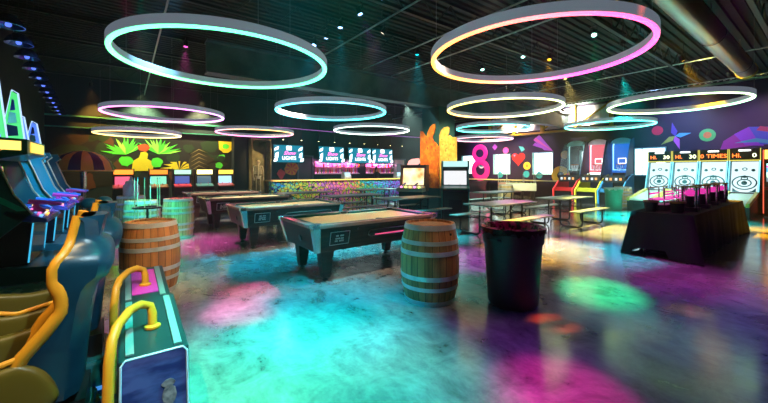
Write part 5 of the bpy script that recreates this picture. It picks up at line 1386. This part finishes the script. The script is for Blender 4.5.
# ------------------------------------------------------------------ black draped table and the toys on it
t = thing('draped_table', 'long table under a floor length black cloth beside the skee lanes', 'table', (0, 0, 0))
TX0, TX1, TY0, TY1, TZ = 7.45, 12.2, 1.5, 2.35, .77
MB().box(TX0, TX1, TY0, TY1, TZ - .03, TZ).build('tabletop', mat('table_board', (.1, .09, .08), .5), t)
for xx in (TX0 + .3, (TX0 + TX1) / 2, TX1 - .3):
    for yy in (TY0 + .12, TY1 - .12):
        MB().cyl((xx, yy, 0), (xx, yy, TZ - .03), .018, n=8).build('leg', CHROME, t)
CLOTH = noisy('black_cloth', (.003, .003, .004), (.007, .006, .008), 12, (.75, .9))
b = MB(); per = []
def edge_pts():
    P_ = []
    n1, n2 = 90, 18
    for k in range(n1): P_.append((TX0 + (TX1 - TX0) * k / n1, TY0, 0, -1))
    for k in range(n2): P_.append((TX1, TY0 + (TY1 - TY0) * k / n2, 1, 0))
    for k in range(n1): P_.append((TX1 - (TX1 - TX0) * k / n1, TY1, 0, 1))
    for k in range(n2): P_.append((TX0, TY1 - (TY1 - TY0) * k / n2, -1, 0))
    return P_
P_ = edge_pts(); n = len(P_); vs = []; rows = 7
for j in range(rows + 1):
    f = j / rows
    for k, (x, y, nx, ny) in enumerate(P_):
        ph = k * .75 + math.sin(k * .31) * 1.5
        amp = .022 * f ** .7 * math.sin(ph) + .05 * f
        corner = 0
        for cx, cy in ((TX0, TY0), (TX1, TY0), (TX0, TY1), (TX1, TY1)):
            dd = math.hypot(x - cx, y - cy); corner = max(corner, max(0, 1 - dd / .3))
        sx = -1 if x < (TX0 + TX1) / 2 else 1; sy = -1 if y < (TY0 + TY1) / 2 else 1
        ox = nx * amp + sx * corner * .11 * f; oy = ny * amp + sy * corner * .11 * f
        z = (TZ + .004) * (1 - f) + .012 * f
        if nx == -1 and .35 < (y - TY0) / (TY1 - TY0) < .85 and f > .7: z += .12 * (f - .7) / .3     # lifted hem on the end
        vs.append((x + ox + nx * .004, y + oy + ny * .004, z))
fs = []
for j in range(rows):
    for k in range(n):
        k2 = (k + 1) % n
        fs.append((j * n + k, j * n + k2, (j + 1) * n + k2, (j + 1) * n + k))
fs.append(tuple(range(n)))
b.add(vs, fs)
b.build('tablecloth', CLOTH, t, smooth=True, angle=80)
tag(bpy.data.objects['tablecloth'], 'floor length black cloth draped over the long table', 'tablecloth'); bpy.data.objects['tablecloth'].parent = None
MB().sphere((TX0 + .02 - .14, 2.16, .04), .05, 10, s=(1.2, 1, .8))
PKT = mat('magenta_acrylic', (.85, .03, .45), .25, emit=(1, .05, .5), strength=.45)
def bucket(x, y, lab):
    t = thing('black_bucket', lab, 'bucket', (x, y, TZ + .006), 0, 'black buckets at the near end of the draped table')
    MB().lathe([(.0001, 0), (.085, 0), (.105, .16), (.112, .16), (.112, .18), (.10, .18), (.08, .02), (.0001, .02)], 24).build('body', BLACK, t, smooth=True)
    MB().lathe([(.098, .17), (.117, .17), (.117, .20), (.098, .20)], 24, closed=True).build('rim', mat('bucket_rim', (.5, .25, .12), .3, .6), t)
    MB().tube([(.11 * math.cos(a), 0, .17 + .07 * math.sin(a)) for a in [PI * q / 10 for q in range(11)]], .005, 6).build('handle', CHROME, t)
bucket(7.70, 2.12, 'black bucket at the corner of the draped table nearest the windows')
bucket(7.78, 1.76, 'black bucket beside the first toy tower on the draped table')
def tower(x, y, lab):
    t = thing('toy_tower', lab, 'toy game', (x, y, TZ + .006), 0, 'chrome toy towers on the draped table')
    MB().box(-.12, .12, -.12, .12, 0, .07).build('base', BLACK, t, bevel=.01)
    for sx in (-1, 1):
        for sy in (-1, 1):
            MB().cyl((sx * .095, sy * .095, .07), (sx * .095, sy * .095, .44), .02, n=10).build('post', CHROME, t)
    MB().cyl((0, 0, .07), (0, 0, .27), .08, n=16).build('drum', DARKM, t, smooth=True)
    MB()  .sphere((0, 0, .33), .085, 14, s=(1, 1, .7)).build('dome', PKT, t, smooth=True)
    MB().box(-.12, .12, -.12, .12, .43, .46).build('top_plate', mat('olive_top', (.35, .4, .05), .3, .4), t, bevel=.006)
tower(8.35, 1.70, 'chrome toy tower nearest the two black buckets')
tower(9.30, 1.72, 'second chrome toy tower from the black buckets')
tower(10.3, 1.74, 'third chrome toy tower from the black buckets')
tower(11.3, 1.76, 'farthest chrome toy tower from the black buckets')
def tray(x, y, lab):
    t = thing('race_track_toy', lab, 'toy game', (x, y, TZ + .006), 0, 'magenta race track toys on the draped table')
    MB().box(-.33, .33, -.14, .14, 0, .10).build('base', BLACK, t, bevel=.01)
    MB().box(-.32, .32, -.13, .13, .18, .205).box(-.30, .30, -.13, -.11, .28, .31).box(-.30, .30, .11, .13, .28, .31).build('track', PKT, t)
    for sx in (-1, 1):
        for sy in (-1, 1):
            MB().cyl((sx * .3, sy * .12, .10), (sx * .3, sy * .12, .40), .01, n=8).build('post', CHROME, t)
    MB().box(-.33, .33, -.14, -.12, .40, .42).box(-.33, .33, .12, .14, .40, .42).build('top_rail', mat('olive_top', (.35, .4, .05), .3, .4), t)
tray(8.35, 2.13, 'magenta race track toy nearest the black buckets')
tray(9.25, 2.13, 'second magenta race track toy from the buckets')
tray(10.15, 2.13, 'third magenta race track toy from the buckets')
tray(11.1, 2.13, 'farthest magenta race track toy from the buckets')

# ------------------------------------------------------------------ prize cabinet at the picture edge
t = thing('prize_cabinet', 'dark tall prize cabinet with orange and yellow lights beside the end skee lane', 'arcade game', (17.3, 1.15, 0), FACE_L)
MB().box(-.45, .45, -.4, .5, 0, 2.25).build('cabinet', mat('prize_dark', (.03, .006, .008), .35), t, bevel=.01)
MB().box(-.38, .38, -.41, -.398, 1.15, 1.75).build('screen', voronoi_paint('prize_screen', 5, 1.0, 1.2), t)
MB().box(-.42, .42, -.42, -.398, 1.9, 2.2).build('marquee', glow('prize_mq', (1, .55, .08), 2.0), t)
MB().box(-.42, .42, -.55, -.4, .88, .98).build('control_panel', mat('prize_red', (.4, .02, .02), .3), t, bevel=.01)
b = MB()
for k in range(4): b.sphere((-.3 + k * .2, -.50, .99), .03, 8)
b.build('button', glow('btn_orange', (1, .3, .03), 4), t)
for s in (-1, 1): MB().tube([(s * .45, -.405, .1), (s * .45, -.405, 2.2)], .012, 6).build('edge_light', glow('edge_red', (1, .1, .05), 1.2), t)
